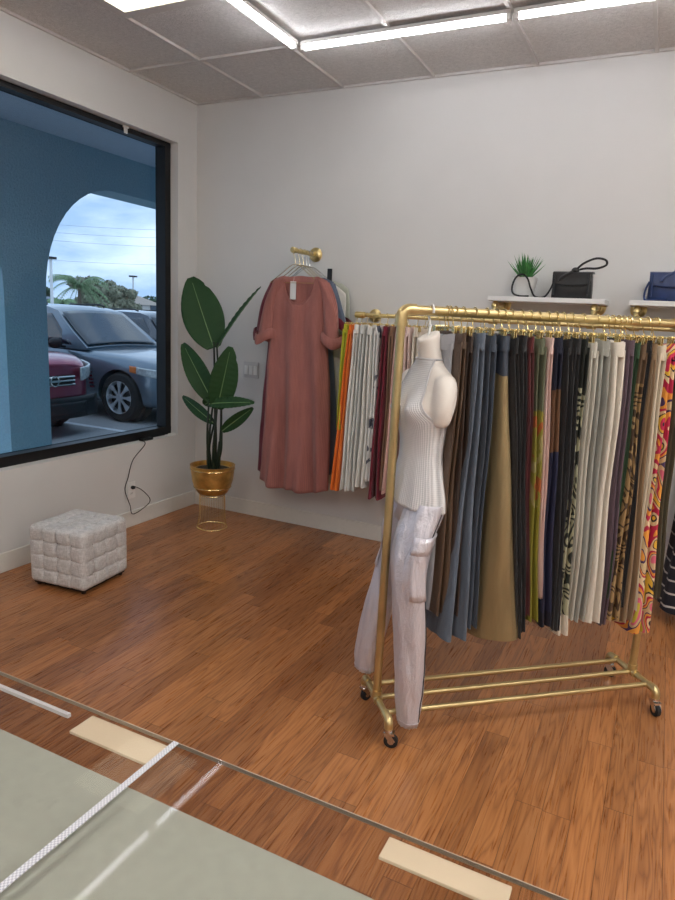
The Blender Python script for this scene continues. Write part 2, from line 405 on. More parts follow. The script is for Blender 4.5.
# ------------------------------------------------------------------ ottoman
M['linen_shaded'] = simple('shaded_grey_linen', (120, 116, 114), .9)  # darker linen for the buttons, their shade put into the colour
def ottoman(cx, cy, rz, sx, sy, h):
    t = thing('tufted_ottoman', 'light grey linen tufted cube ottoman under the window', 'ottoman', (cx, cy, 0))
    ex = V((math.cos(rz), math.sin(rz), 0)); ey = V((-ex.y, ex.x, 0)); z0 = .022
    hx, hy, hz = sx/2, sy/2, (h-z0)/2; c = V((cx, cy, z0+hz)); rad = .028
    m = MB(); N = 72; L = (-.5, 0, .5); faces = []
    def surf(ax, sg, u, v):
        p = [0, 0, 0]; p[ax] = sg; p[(ax+1) % 3] = u; p[(ax+2) % 3] = v
        q = V((p[0]*hx, p[1]*hy, p[2]*hz))
        k = V((max(-hx+rad, min(hx-rad, q.x)), max(-hy+rad, min(hy-rad, q.y)), max(-hz+rad, min(hz-rad, q.z))))
        dd = q-k
        nrm = dd.normalized()
        q = k+nrm*rad
        e = max(0, 1-max(abs(u), abs(v))**8)
        lu = max(math.exp(-((u-a)/.036)**2) for a in L); lv = max(math.exp(-((v-a)/.036)**2) for a in L)
        b = max(math.exp(-((u-a)**2+(v-bb)**2)/.012) for a in L for bb in L)
        pil = .006*(1-max(lu, .8*lv))
        if ax == 1: lu, lv = lv, lu
        dep = -.0075*lu-(.0045 if ax == 2 else .0028)*lv-.010*b+pil*.4
        q += nrm*dep*e
        return c+ex*q.x+ey*q.y+V((0, 0, q.z))
    for ax in range(3):
        for sg in (-1, 1):
            m.grid(lambda a, b, ax=ax, sg=sg: surf(ax, sg, a*2-1, b*2-1), N, N)
    m.uv = {}
    m.build('cushion', 'linen', t, angle=70)
    m = MB(); m.obox(V((cx, cy, z0-.002)), ex, ey, V((0, 0, 1)), hx-.018, hy-.018, .006); m.build('base_board', 'blackplastic', t, smooth=False)
    for i in (-1, 1):
        for j in (-1, 1):
            m = MB(); p = V((cx, cy, 0))+ex*(hx-.035)*i+ey*(hy-.035)*j; m.lathe([(.012, 0), (.015, .016)], p, n=12); m.build('foot', 'blackplastic', t)
    for ax, sgs in ((0, (-1, 1)), (1, (-1, 1)), (2, (1,))):
        for sg in sgs:
            for a in L:
                for b in L:
                    p = surf(ax, sg, a, b); nn = [V((sg, 0, 0)), V((0, sg, 0)), V((0, 0, 1))][ax]
                    nn = ex*nn.x+ey*nn.y+V((0, 0, nn.z))
                    m = MB(); m.lathe([(.0058, 0), (.0062, .002), (.004, .0042)], p-nn*.001, nn, 10); m.build('button', 'linen_shaded', t)
ottoman(.437, -1.575, math.radians(6), .372, .37, .345)

M['plate'] = simple('shaded_white_plastic', (196, 195, 196), .4, var=.02)  # greyer than the rockers: shading put into the plate's colour
# ------------------------------------------------------------------ outlet, cord, transformer, switch plate, window clips
po = at(131, 490, 0, 0)
t = thing('wall_outlet', 'white wall outlet low on the window wall', 'outlet', po)
m = MB(); m.box(po+V((0, -.037, -.06)), po+V((.006, .037, .06))); m.build('cover_plate', 'white', t, smooth=False, bevel=.002)
for dz in (-.021, .021):
    m = MB(); m.lathe([(.016, 0), (.016, .003)], po+V((.006, 0, dz)), (1, 0, 0), 16); m.build('socket', 'white', t)
    for dy in (-.006, .006):
        m = MB(); m.box(po+V((.0085, dy-.001, dz-.005)), po+V((.0095, dy+.001, dz+.005))); m.build('slot', 'blackplastic', t, smooth=False)
pd = V((-.03, at(146, 438, 0, -.03).y, WZ0))
t = thing('power_adapter', 'small black adapter on the window sill, thin cord looping down to the outlet', 'adapter', pd)
m = MB(); m.box(pd+V((-.02, -.055, 0)), pd+V((.022, .055, .018))); m.build('housing', 'blackplastic', t, bevel=.006, smooth=False)
q = [pd+V((.018, -.052, .008)), V((.012, pd.y-.06, WZ0-.02)), at(133, 460, 0, .01), at(128, 478, 0, .01), at(125, 490, 0, .012), at(130, 505, 0, .02), at(133, 514, 0, .02),
     at(146, 506, 0, .03), at(150, 499, 0, .03), at(142, 490, 0, .025), at(133.5, 486, 0, .03)]
m = MB(); m.tube(spline(q, 8), .0028, 8); m.build('cable', 'rubber', t)
m = MB(); pp = po+V((.008, 0, .021)); m.lathe([(.012, 0), (.013, .012), (.008, .026)], pp, (1, 0, 0), 12); m.build('plug', 'rubber', t)
ps = at(251.5, 370, 1, 0)
t = thing('switch_plate', 'white three-gang light switch plate on the back wall beside the plant', 'switch', ps)
m = MB(); m.box(ps+V((-.066, -.008, -.058)), ps+V((.066, 0, .058))); m.build('cover_plate', 'plate', t, smooth=False, bevel=.003)
for k in (-1, 0, 1):
    m = MB(); m.box(ps+V((k*.04-.0155, -.013, -.033)), ps+V((k*.04+.0155, -.008, .033))); m.build('rocker', 'white', t, smooth=False, bevel=.002)
pc = at(126.5, 132, 0, -.05); pc.z = WZ1
t = thing('window_clip', 'small white clip on the top of the black window frame', 'clip', pc)
m = MB(); m.box(pc+V((-.012, -.012, -.045)), pc+V((-.004, -.003, 0))); m.box(pc+V((-.012, .005, -.045)), pc+V((-.004, .014, 0))); m.box(pc+V((-.014, -.02, -.012)), pc+V((.004, .02, 0))); m.build('bracket', 'white', t, smooth=False)
pc = V((-.03, -.25, WZ0))
t = thing('sill_latch', 'small white plastic fitting in the corner of the window sill', 'fitting', pc)
m = MB(); m.box(pc+V((-.02, -.05, 0)), pc+V((.02, .03, .008))); m.build('plate', 'white', t, smooth=False, bevel=.002)
m = MB(); m.tube([pc+V((0, -.03, .012)), pc+V((.01, .01, .014)), pc+V((.02, .03, .01))], .006, 8); m.build('lever', 'white', t)

# ------------------------------------------------------------------ potted plant
PY = -.411
pb = V((.478, PY, 0))
t = thing('wire_plant_stand', 'gold wire stand holding the pot in the corner', 'plant stand', pb)
RS = .105; zpb = at(212, 498, 1, PY-.1).z
m = MB(); m.tube([pb+V((RS*math.cos(a), RS*math.sin(a), .005)) for a in [2*PI*k/40 for k in range(40)]], .0038, 8, closed=True); m.build('bottom_ring', 'goldhang', t)
m = MB(); m.tube([pb+V((.088*math.cos(a), .088*math.sin(a), zpb-.006)) for a in [2*PI*k/40 for k in range(40)]], .0035, 8, closed=True); m.build('top_ring', 'goldhang', t)
for k in range(22):
    a = 2*PI*k/22; e = V((math.cos(a), math.sin(a), 0))
    m = MB(); m.tube([pb+e*RS+V((0, 0, .005)), pb+e*.092+V((0, 0, .09)), pb+e*.088+V((0, 0, zpb-.006))], .0018, 6); m.build('wire', 'goldhang', t)
zr = at(190, 466, 1, PY-.1).z
zpb = at(212, 498, 1, PY-.1).z
pt = pb+V((0, 0, zpb))
hp = zr-zpb+.01
t = thing('potted_bird_of_paradise', 'tall leafy artificial plant in a round gold pot in the corner', 'potted plant', pt)
m = MB(); m.lathe([(.085, 0), (.105, .012), (.128, .05), (.143, .10), (.151, .16), (.155, hp-.012), (.158, hp), (.146, hp), (.14, hp-.03), (.05, hp-.035)], pt, n=36)
m.build('pot', 'goldpot', t)
for zz, r in ((.055, .131), (hp-.025, .1555)):
    m = MB(); m.tube([pt+V((r*math.cos(a), r*math.sin(a), zz)) for a in [2*PI*k/44 for k in range(44)]], .003, 8, closed=True); m.build('pot_band', 'goldhang', t)
m = MB(); m.lathe([(.14, hp-.034), (.10, hp-.026), (.002, hp-.02)], pt, n=30, cap=False); m.build('moss', 'soil', t)
zs0 = pt.z+hp-.03
def leaf(base, tip, width, roll=0., curl=.0, bend=.03, stem=None, y0=PY, dy=0., notch=False):
    """base, tip as measured pixels; the blade keeps its own tilt and cupping"""
    B = at(*base, 1, y0); T = at(*tip, 1, y0+dy)
    ax = (T-B); L = ax.length; ax.normalize()
    view = (CAM-B).normalized(); view = (view-ax*view.dot(ax)).normalized(); side = ax.cross(view)
    sd = (side*math.cos(roll)+view*math.sin(roll)).normalized(); nr = sd.cross(ax).normalized()
    if nr.dot(view) < 0: nr = -nr
    def fn(a, b):
        s_ = b*2-1
        wd = width/2*(math.sin(PI*min(1, a*.93+.045))**.62)*(1-.25*a)
        if notch: wd *= 1-.10*max(0, math.sin(a*40))*max(0, s_) if a > .75 else 1
        p = B+ax*(L*a)+sd*(wd*s_)-nr*(bend*L*4*a*a*.6)+nr*(curl*abs(s_)*wd)
        return p+nr*(.0022*math.sin(a*75))*abs(s_)
    m = MB(); m.grid(fn, 44, 12); lf = m.build('leaf', 'leaf', t, thick=.0012, angle=80)
    m = MB(); m.tube([fn(k/12, .5)+nr*.002 for k in range(12)], [.004-.0028*k/12 for k in range(12)], 6); m.build('midrib', 'leafmid', lf)
    if stem is None: stem = (0, 0)
    s0 = V((pb.x+stem[0], PY+stem[1], zs0)); mid = (s0+B)/2+V((stem[0]*.6, stem[1]*.5, .0))
    m = MB(); pts = spline([s0, mid, B, B+ax*.03], 8); m.tube(pts, [.010-.0062*i/len(pts) for i in range(len(pts))], 8); m.build('stem', 'stem', t)
leaf((214, 348), (189, 275), .315, .1, .12, .05, (.0, .02), notch=True)
leaf((217, 349), (256, 284), .10, 1.3, .3, .03, (.03, .03), dy=.02)
leaf((213, 402), (181, 342), .175, .15, .35, .04, (-.02, -.01), y0=PY-.05)
leaf((217, 409), (231, 348), .215, -.1, .2, .04, (.01, -.02), y0=PY-.06, notch=True)
leaf((209, 404), (251, 400), .10, .5, .2, .05, (.0, -.04), y0=PY-.09)
leaf((214, 398), (203, 407), .10, .3, .2, .1, (.02, .0), y0=PY-.05)
leaf((214, 423), (179, 395), .095, .2, .3, .06, (-.03, .0), y0=PY-.04)
leaf((222, 431), (254, 406), .10, -.2, .3, -.03, (.035, -.01), y0=PY-.05)
for dx, dy, hh in ((-.035, 0, .2), (-.012, -.02, .16), (.02, -.02, .28), (.035, .01, .2)):
    s0 = V((pb.x+dx, PY+dy, zs0)); m = MB(); m.tube([s0, s0+V((dx*.2, 0, hh*.6)), s0+V((dx*.3, 0, hh))], [.014, .012, .004], 8); m.build('sheath', 'stem', t)

# ------------------------------------------------------------------ wall hook and dresses
HX, HZ = 1.016, 1.932
t = thing('wall_hook_rail', 'short gold pipe hook sticking out of the back wall above the dresses', 'wall hook', (HX, 0, HZ))
m = MB(); m.lathe([(.048, 0), (.048, .006), (.03, .014), (.021, .03), (.021, .04)], (HX, -.0005, HZ), (0, -1, 0), 30); m.build('flange', 'gold', t)
m = MB(); m.lathe([(.0145, 0), (.0145, .27)], (HX, -.035, HZ), (0, -1, 0), 20); m.build('pipe', 'gold', t)
m = MB(); m.lathe([(.019, 0), (.019, .026), (.014, .03)], (HX, -.29, HZ), (0, -1, 0), 20); m.build('end_cap', 'gold', t)
def hook_pts(top, u, r, drop):
    """open hook over a bar: top = bar centre, u = plane direction"""
    a = arc(top, u, (0, 0, 1), r, -.35, PI, 14)
    a += [V(top)-V(u)*r+V((0, 0, -.02)), V(top)-V(u)*(r*.3)+V((0, 0, -.045)), V(top)+V((0, 0, -drop))]
    return a
def dress_hanger(y, mat, label, grp=None, yaw=0., half=.185):
    c = V((HX, y, HZ)); ux = V((math.cos(yaw), math.sin(yaw), 0))
    t = thing('wire_hanger', label, 'hanger', c, grp)
    m = MB(); m.tube(hook_pts(c, ux, .0172, .085), .0018, 7); m.build('hook', mat, t)
    j = c+V((0, 0, -.085))
    m = MB(); m.tube(spline([j-ux*half+V((0, 0, -.118)), j-ux*half*.55+V((0, 0, -.06)), j, j+ux*half*.55+V((0, 0, -.06)), j+ux*half+V((0, 0, -.118))], 6), .0024, 7); m.build('shoulder_bar', mat, t)
    m = MB(); m.tube([j-ux*half+V((0, 0, -.118)), j+ux*half+V((0, 0, -.118))], .0018, 7); m.build('cross_bar', mat, t)
    return t
def dress(name, label, cx, y, mat, zs=1.796, hem=.34, hw_top=.2, hw_arm=.19, hw_hem=.275, th=.05, yaw=0., neck=.2, sleeve=True, cuffmat=None, pleat=.016, seed=0, slen=.435, hemcurve=.045, cat='dress', lean=0., sleeve_out=.052, drop=.05):
    t = thing(name, label, cat, (cx, y, zs))
    ux = V((math.cos(yaw), math.sin(yaw), 0)); uy = V((math.sin(yaw), -math.cos(yaw), 0)); O = V((cx, y, 0))
    def hw(z):
        k = (zs-z)/(zs-hem)
        if k < .14: return hw_top+(hw_arm-hw_top)*k/.14
        q = (k-.14)/.86; return hw_arm+(hw_hem-hw_arm)*(q**.85)
    def sheet(front, nk, nd):
        def fn(a, b):
            u = a*2-1; x_ = u*hw_top
            nz_ = zs-drop*(abs(u)**1.6)
            if abs(x_) < nk:
                q = 1-(abs(x_)/nk)**2; nz_ -= nd*(q**.6) if q > 0 else 0
            hz = hem+hemcurve*(u*u)+.008*math.sin(7*u+seed)
            z = nz_+(hz-nz_)*b; k = max(0, (zs-z)/(zs-hem))
            x = u*hw(z)
            sgn = 1 if front else -1
            A = pleat*(k**.8)
            yy = sgn*(th*(.35+.65*min(1, k*2))*math.sqrt(max(0, 1-u*u*.985)))
            yy += A*math.sin(8*u+seed+1.5*math.sin(2.5*k+seed))+A*.6*math.sin(15*u+seed*2+k)*k
            yy += .004*noise.noise(V((x*9, z*7, seed)))*2
            x += .006*math.sin(6*k+seed*3)+lean*k
            return O+ux*x+uy*yy+V((0, 0, z))
        return fn
    m = MB(); m.grid(sheet(True, .125, neck), 64, 56); m.uv = {}; m.build('front_panel', mat, t, thick=.002, angle=80)
    m = MB(); m.grid(sheet(False, .12, .022), 48, 40); m.uv = {}; m.build('back_panel', mat, t, thick=.002, angle=80)
    f = sheet(True, .125, neck)
    m = MB(); m.tube([f(.5-.31+.62*k/30, 0)+uy*.001 for k in range(31)], .004, 6); m.build('neck_binding', mat, t)
    if sleeve:
        for s_ in (-1, 1):
            p0 = O+ux*(s_*(hw_top-.035))+V((0, 0, zs-.055)); p1 = O+ux*(s_*(hw_top+.022))+V((0, 0, zs-.20)); p2 = O+ux*(s_*(hw_top+sleeve_out))+uy*.01+V((0, 0, zs-slen))
            pts = spline([p0, p1, p2], 10); rs = []
            for i, p in enumerate(pts):
                k = i/(len(pts)-1); r = .046+.016*k
                rs.append([p+ux*(r*(.9+.08*math.sin(3*a+seed+5*k)))*math.cos(a)+uy*(r*.55*(1+.15*math.sin(4*a+8*k)))*math.sin(a)+V((0, 0, .25*r*math.cos(a)*s_*-.4)) for a in [2*PI*j/22 for j in range(22)]])
            m = MB(); m.rings(rs, cap=False); sl = m.build('sleeve', mat, t, angle=80)
            rs = []; p = pts[-1]
            for dz, r in ((.045, .066), (.04, .076), (.012, .082), (-.018, .08), (-.024, .07), (0, .062)):
                rs.append([p+ux*(r*1.0*(1+.12*math.sin(3*a+seed)+.06*math.sin(7*a)))*math.cos(a)+uy*(r*.6)*math.sin(a)+V((0, 0, dz+.018*math.sin(2*a+seed+s_)-.25*r*math.cos(a)*s_*.4)) for a in [2*PI*j/22 for j in range(22)]])
            m = MB(); m.rings(rs, cap=False); m.build('cuff', cuffmat or mat, t, angle=80)
    return t, f
M['rose'] = fabric('rose_linen', (166, 106, 98), .9, .15, 500, .5, stripe=38, var=.2)
M['burg'] = fabric('burgundy_cloth', (110, 22, 42), .85)
M['bluegrey'] = fabric('blue_grey_cloth', (92, 104, 124), .85)
M['offwhite'] = fabric('off_white_cloth', (222, 220, 214), .85, var=.05)
M['sage'] = fabric('pale_sage_cloth', (176, 180, 166), .85, var=.07)
t, f = dress('rose_dress', 'long dusty rose dress with rolled elbow sleeves, frontmost on the wall hook', 1.06, -.275, 'rose', hw_hem=.28, seed=1.3, pleat=.03, th=.04, hemcurve=.035)
tp = at(293, 290, 1, -.272)
m = MB(); m.box(tp+V((-.022, 0, -.06)), tp+V((.022, .0012, .055)), None); o = m.build('price_tag', 'white', t, smooth=False); o['label'] = 'white hang tag inside the neckline'
m = MB(); m.tube([tp+V((0, .001, .055)), tp+V((.005, .004, .08)), tp+V((0, .008, .1))], .0008, 5); m.build('tag_string', 'white', t)
m = MB()
for dx in (-.012, .012): m.tube([f(.5+dx*2.2, b)+V((0, -.0015, 0)) for b in [0.005*k for k in range(1, 28)]], .0016, 5)
m.build('placket', 'rose', t)
dress('burgundy_dress', 'burgundy dress mostly hidden behind the rose dress', 1.0, -.215, 'burg', hem=.37, hw_hem=.275, th=.022, seed=2.2, neck=.12, pleat=.008, sleeve=True, slen=.42, sleeve_out=.05)
dress('blue_grey_dress', 'blue-grey dress hanging behind the burgundy one on the wall hook', 1.045, -.165, 'bluegrey', hem=.43, hw_hem=.295, th=.02, seed=3.1, neck=.05, pleat=.006, sleeve=True, cuffmat='burg', slen=.33, sleeve_out=.06)
dress('off_white_dress', 'off-white sleeveless dress hanging behind the blue-grey one', 1.08, -.12, 'offwhite', hem=.6, hw_hem=.22, th=.016, seed=4.4, neck=.05, pleat=.006, sleeve=False, hw_top=.21, hw_arm=.23, drop=.12)
dress('sage_dress', 'pale sage dress hanging closest to the wall on the wall hook', 1.13, -.075, 'sage', hem=.36, hw_hem=.25, th=.016, seed=5.2, neck=.05, pleat=.006, sleeve=False, hw_top=.17, hw_arm=.2, drop=.09)
for y, lb in ((-.275, 'gold wire hanger of the long rose dress'), (-.215, 'gold wire hanger of the burgundy dress'), (-.165, 'gold wire hanger of the blue-grey dress')):
    dress_hanger(y, 'goldhang', lb)
dress_hanger(-.12, 'chrome', 'silver wire hanger of the off-white dress'); dress_hanger(-.078, 'chrome', 'silver wire hanger closest to the wall on the wall hook', half=.21)
pbk = V((HX+.152, -.08, HZ-.125))
t = thing('hanger_clip', 'small black clip on a hanger at the right of the dresses', 'clip', pbk)
m = MB(); m.box(pbk+V((-.016, -.006, -.05)), pbk+V((.018, .006, .03))); m.build('clip_body', 'blackplastic', t, smooth=False, bevel=.003)

# ------------------------------------------------------------------ clip hangers and trousers
def clip_hanger(c, d, n, r, label, grp, half=.165, mat='goldhang', off=0.):
    """c = bar centre, d = bar direction, n = hanger direction"""
    t = thing('clip_hanger', label, 'hanger', c, grp); c = V(c)
    m = MB(); m.tube(hook_pts(c, n, r+.0032, .052), .0021, 7); m.build('hook', mat, t)
    j = c+V((0, 0, -.054))
    m = MB(); m.tube([j+n*(off-half), j+n*(off+half)], .0032, 8); m.build('cross_bar', mat, t)
    for s_ in (-1, 1):
        m = MB(); k = j+n*(off+s_*half*.82)
        m.obox(k+V((0, 0, -.012))+d*.004, d, n, V((0, 0, 1)), .0016, .012, .018); m.obox(k+V((0, 0, -.012))-d*.004, d, n, V((0, 0, 1)), .0016, .012, .018)
        m.obox(k+V((0, 0, .003)), d, n, V((0, 0, 1)), .006, .009, .004)
        m.build('clip', mat, t, smooth=False, bevel=.001)
    return t
def trousers(name, label, c, d, n, mat, zt, zb, tt=.03, tb=.05, ds=0., wt=.165, wb=.15, seed=0, grp=None, band=None, two=True, hemcut=0., cat='trousers', dn=0., rip=1.0, legmat2=None, bandmat=None):
    c = V((c[0], c[1], 0)); t = thing(name, label, cat, V((c.x, c.y, zt)), grp)
    rnd = random.Random(seed*31+5); ph = [rnd.uniform(0, 6.28) for _ in range(6)]; N = 34; NL = 34
    def prof(k): return k*k*(3-2*k)
    legs = ((-1, mat), (1, legmat2 or mat)) if two else ((0, mat),)
    for sgn, mt in legs:
        rs = []
        for i in range(NL+1):
            k = i/NL; z = zt-.03+(zb-zt+.03)*k
            h = (tt+(tb-tt)*(.35*k+.65*k*k))/2; w = wt+(wb-wt)*k
            hh = h/2 if two else h; cb = sgn*hh*1.02
            ring = []
            for j in range(N):
                a = 2*PI*j/N; ca, sa = math.cos(a), math.sin(a)
                x = w*math.copysign(abs(ca)**.75, ca)*(1+.02*math.sin(5*k+ph[0]+sgn))
                y = hh*math.copysign(abs(sa)**.8, sa)*(1+rip*.22*math.sin(5*ca+ph[1]+2*k+sgn*2)+rip*.08*math.sin(13*ca+ph[2]-3*k))
                y += .006*math.sin(4*k+ph[3]+3*ca)*k
                x += .004*math.sin(11*k+ph[4]+a*2)
                zz = z+(hemcut*ca*k+.004*math.sin(3*a+ph[5]))*(1 if i == NL else k)
                ring.append(c+n*(x+dn*k)+d*(y+cb+ds*k)+V((0, 0, zz-0)))
            rs.append(ring)
        # fold the hem inwards
        last = rs[-1]; cen = sum(last, V((0, 0, 0)))/N
        rs.append([p+(cen-p)*.12+V((0, 0, .012)) for p in last])
        m = MB(); m.rings([[V((p.x, p.y, p.z)) for p in r] for r in rs]); m.build('leg', mt, t, angle=80)
    rs = []
    for z, g_ in ((zt-.052, 1.05), (zt-.048, 1.14), (zt-.01, 1.12), (zt, 1.02), (zt-.004, .8)):
        rs.append([c+n*(wt*math.copysign(abs(math.cos(a))**.7, math.cos(a)))*(1+.01*g_)+d*((tt/2)*g_*math.copysign(abs(math.sin(a))**.8, math.sin(a))*(1+.25*math.sin(6*math.cos(a)+ph[2])))+V((0, 0, z+.004*math.sin(5*math.cos(a)+ph[0]))) for a in [2*PI*j/30 for j in range(30)]])
    m = MB(); m.rings(rs); m.build('waistband', bandmat or band or mat, t, angle=80)
    if band is None:
        for s_ in (.35, .98):
            m = MB(); m.obox(c+n*(wt*s_)+V((0, 0, zt-.026))-d*(tt*.58 if s_ < .9 else 0), d, n, V((0, 0, 1)), .003, .004, .027); m.build('belt_loop', mat, t, smooth=False)
    return t

# ------------------------------------------------------------------ wall rail, shelves and what stands on them
RY, RZ = -.24, 1.545; RX0 = 1.462; WD = V((1, 0, 0)); WN = V((0, -1, 0))
t = thing('wall_clothes_rail', 'long gold pipe clothes rail along the back wall under the shelves', 'clothes rail', (RX0, 0, RZ))
m = MB(); m.tube([(RX0, RY, RZ), (4.6, RY, RZ)], .0125, 16); m.build('rail', 'gold', t)
def bracket(x, z, t, long=RY):
    m = MB(); m.lathe([(.043, 0), (.043, .006), (.028, .013), (.02, .028), (.02, .038)], (x, -.0005, z), (0, -1, 0), 28); m.build('flange', 'gold', t)
    m = MB(); m.lathe([(.0135, 0), (.0135, -long-.05)], (x, -.03, z), (0, -1, 0), 16); m.build('arm', 'gold', t)
bracket(RX0+.02, RZ, t)
for x in (RX0+.02,):
    m = MB(); m.lathe([(.02, -.03), (.02, .03)], (x, RY, RZ), (1, 0, 0), 20); m.build('tee_fitting', 'gold', t)
m = MB(); m.lathe([(.0165, -.012), (.0165, .01)], (RX0-.002, RY, RZ), (1, 0, 0), 20); m.build('end_cap', 'gold', t)
SZ = 1.686; BZ = SZ-.027-.0145
for x in (2.325, 2.862, 3.075, 3.62):
    bracket(x, BZ, t)
    m = MB(); m.tube(arc((x, RY+.02, BZ-.02), (0, -1, 0), (0, 0, 1), .02, PI/2, 0, 8), .0185, 16); m.build('elbow', 'gold', t)
    m = MB(); m.lathe([(.0135, 0), (.0135, BZ-.02-RZ)], (x, RY, RZ), (0, 0, 1), 16); m.build('drop_pipe', 'gold', t)
    m = MB(); m.lathe([(.019, -.025), (.019, .025)], (x, RY, RZ), (1, 0, 0), 20); m.build('tee_fitting', 'gold', t)
def shelf(x0, x1, label):
    b = boxes(((x0, -.262, SZ-.026), (x1, -.002, SZ))); o = b.build('wall_shelf', 'shelf', smooth=False, bevel=.002, loc=((x0+x1)/2, 0, SZ)); tag(o, label, 'shelf')
shelf(2.285, 2.915, 'white shelf board on gold brackets holding the small plant and black bag')
shelf(3.035, 3.68, 'white shelf board on gold brackets holding the blue bag')
# white pot with spiky plant
pa = at(523.5, 297, 1, -.13); pa.z = SZ
t = thing('potted_aloe', 'small spiky green plant in a white pot on the shelf', 'potted plant', pa)
m = MB(); sq = lambda r, z: [pa+V((math.copysign(abs(math.cos(a))**.45, math.cos(a))*r, math.copysign(abs(math.sin(a))**.45, math.sin(a))*r, z)) for a in [2*PI*j/40 for j in range(40)]]
m.rings([sq(.047, 0), sq(.05, .004), sq(.066, .108), sq(.068, .112), sq(.06, .112), sq(.058, .098), sq(.01, .098)]); m.build('pot', 'white', t)
m = MB(); rnd = random.Random(3)
for k in range(46):
    a = 2*PI*k*.382; r_ = .55+.45*rnd.random(); el = .62+.85*((k % 23)/23); L = .10+.035*rnd.random()
    o = V((math.cos(a), math.sin(a), 0)); p0 = pa+o*.01+V((0, 0, .10)); dv = o*math.cos(el)+V((0, 0, math.sin(el)))
    s_ = o.cross(V((0, 0, 1)))
    pts = [p0+dv*L*q+V((0, 0, .02*q*q)) for q in (0, .3, .6, 1)]
    ws = [.006, .0085, .0065, .0004]
    m.rings([[p+s_*w_, p+dv.cross(s_)*w_*.5, p-s_*w_, p-dv.cross(s_)*w_*.5] for p, w_ in zip(pts, ws)])
M['aloe'] = simple('aloe_green', (62, 128, 62), .5, var=.3, nscale=40); m.build('leaves', 'aloe', t)
def bag(name, label, px0, px1, cx, wd, ht, dp, mat, loop, strap):
    p = V((cx, -.135, SZ)); t = thing(name, label, 'bag', p)
    m = MB()
    def ring(z, k, kd=1.0): return [p+V((math.copysign(abs(math.cos(a))**.35, math.cos(a))*wd/2*k, math.copysign(abs(math.sin(a))**.4, math.sin(a))*dp/2*kd, z)) for a in [2*PI*j/48 for j in range(48)]]
    m.rings([ring(0.001, .97, .95), ring(.006, 1), ring(ht*.5, .985, .97), ring(ht*.85, .95, .82), ring(ht*.97, .92, .6), ring(ht, .86, .4)]); m.build('body', mat, t)
    m = MB()
    def flap(a, b):
        x = (a*2-1)*wd*.5*(1.0-.05*b)
        if b < .45: q = b/.45; y = dp*.40-(dp*.86)*q; z = ht*(.975+.045*math.sin(PI*q))
        else: q = (b-.45)/.55; y = -dp*.46-.012*math.sin(PI*.5*q)-.003; z = ht*.975-ht*.5*q*(1-.16*(abs(a*2-1)**2))
        return p+V((x, y, z))
    m.grid(flap, 20, 20); m.uv = {}; m.build('flap', mat, t, thick=.004)
    for s_ in (-1, 1):
        m = MB(); m.tube([p+V((s_*wd*.42, -dp*.55-.012, ht*q)) for q in (.9, .5, .15)], .005, 8); m.build('side_strap', mat, t)
    k = p+V((wd*.05, -dp*.35, ht*1.06))
    m = MB(); m.sphere(k, (.022, .018, .017), 14, 8); m.build('knot', mat, t)
    m = MB(); m.tube(spline([k, k+V((-.06, -.03, -.035)), k+V((-.075, -.035, -.06))], 6), [.008]*12+[.006], 8); m.build('knot_tail', mat, t)
    m = MB(); m.tube(spline([k+V(q) for q in loop], 8), .0062, 8); m.build('handle', mat, t)
    if strap:
        m = MB(); m.tube(spline([p+V(q) for q in strap], 8), .0052, 8); m.build('shoulder_strap', mat, t)
    return t
M['blackleather'] = simple('black_leather', (26, 27, 29), .38, var=.2, bump=.15)
M['blueleather'] = simple('navy_blue_leather', (32, 52, 96), .4, var=.2, bump=.15)
bx = (at(553.5, 296, 1, -.17).x+at(588, 296, 1, -.17).x)/2
bag('handbag', 'black leather handbag with looped handle on the shelf beside the plant', 0, 0, bx, .215, .145, .10, 'blackleather',
    [(0, 0, 0), (.04, -.02, .035), (.10, -.02, .062), (.15, -.015, .055), (.155, 0, .03), (.11, 0, .012), (.05, .01, .012), (0, .01, 0)],
    [(-.095, -.04, .10), (-.11, -.05, .05), (-.14, -.04, .008), (-.19, -.05, .006), (-.215, -.07, .05), (-.235, -.075, .10), (-.265, -.075, .125), (-.30, -.075, .11), (-.318, -.075, .06), (-.31, -.075, .02), (-.27, -.08, .006), (-.22, -.085, .006)])
bx = (at(645, 300, 1, -.17).x)+.13
bag('handbag', 'navy blue leather handbag on the right shelf', 0, 0, bx, .25, .15, .11, 'blueleather',
    [(0, 0, 0), (.03, -.02, .03), (.08, -.02, .05), (.12, -.015, .04), (.12, 0, .02), (.05, .01, .01), (0, .01, 0)],
    [(-.12, -.05, .10), (-.135, -.055, .05), (-.13, -.06, .006), (-.09, -.075, .006), (-.02, -.085, .005)])

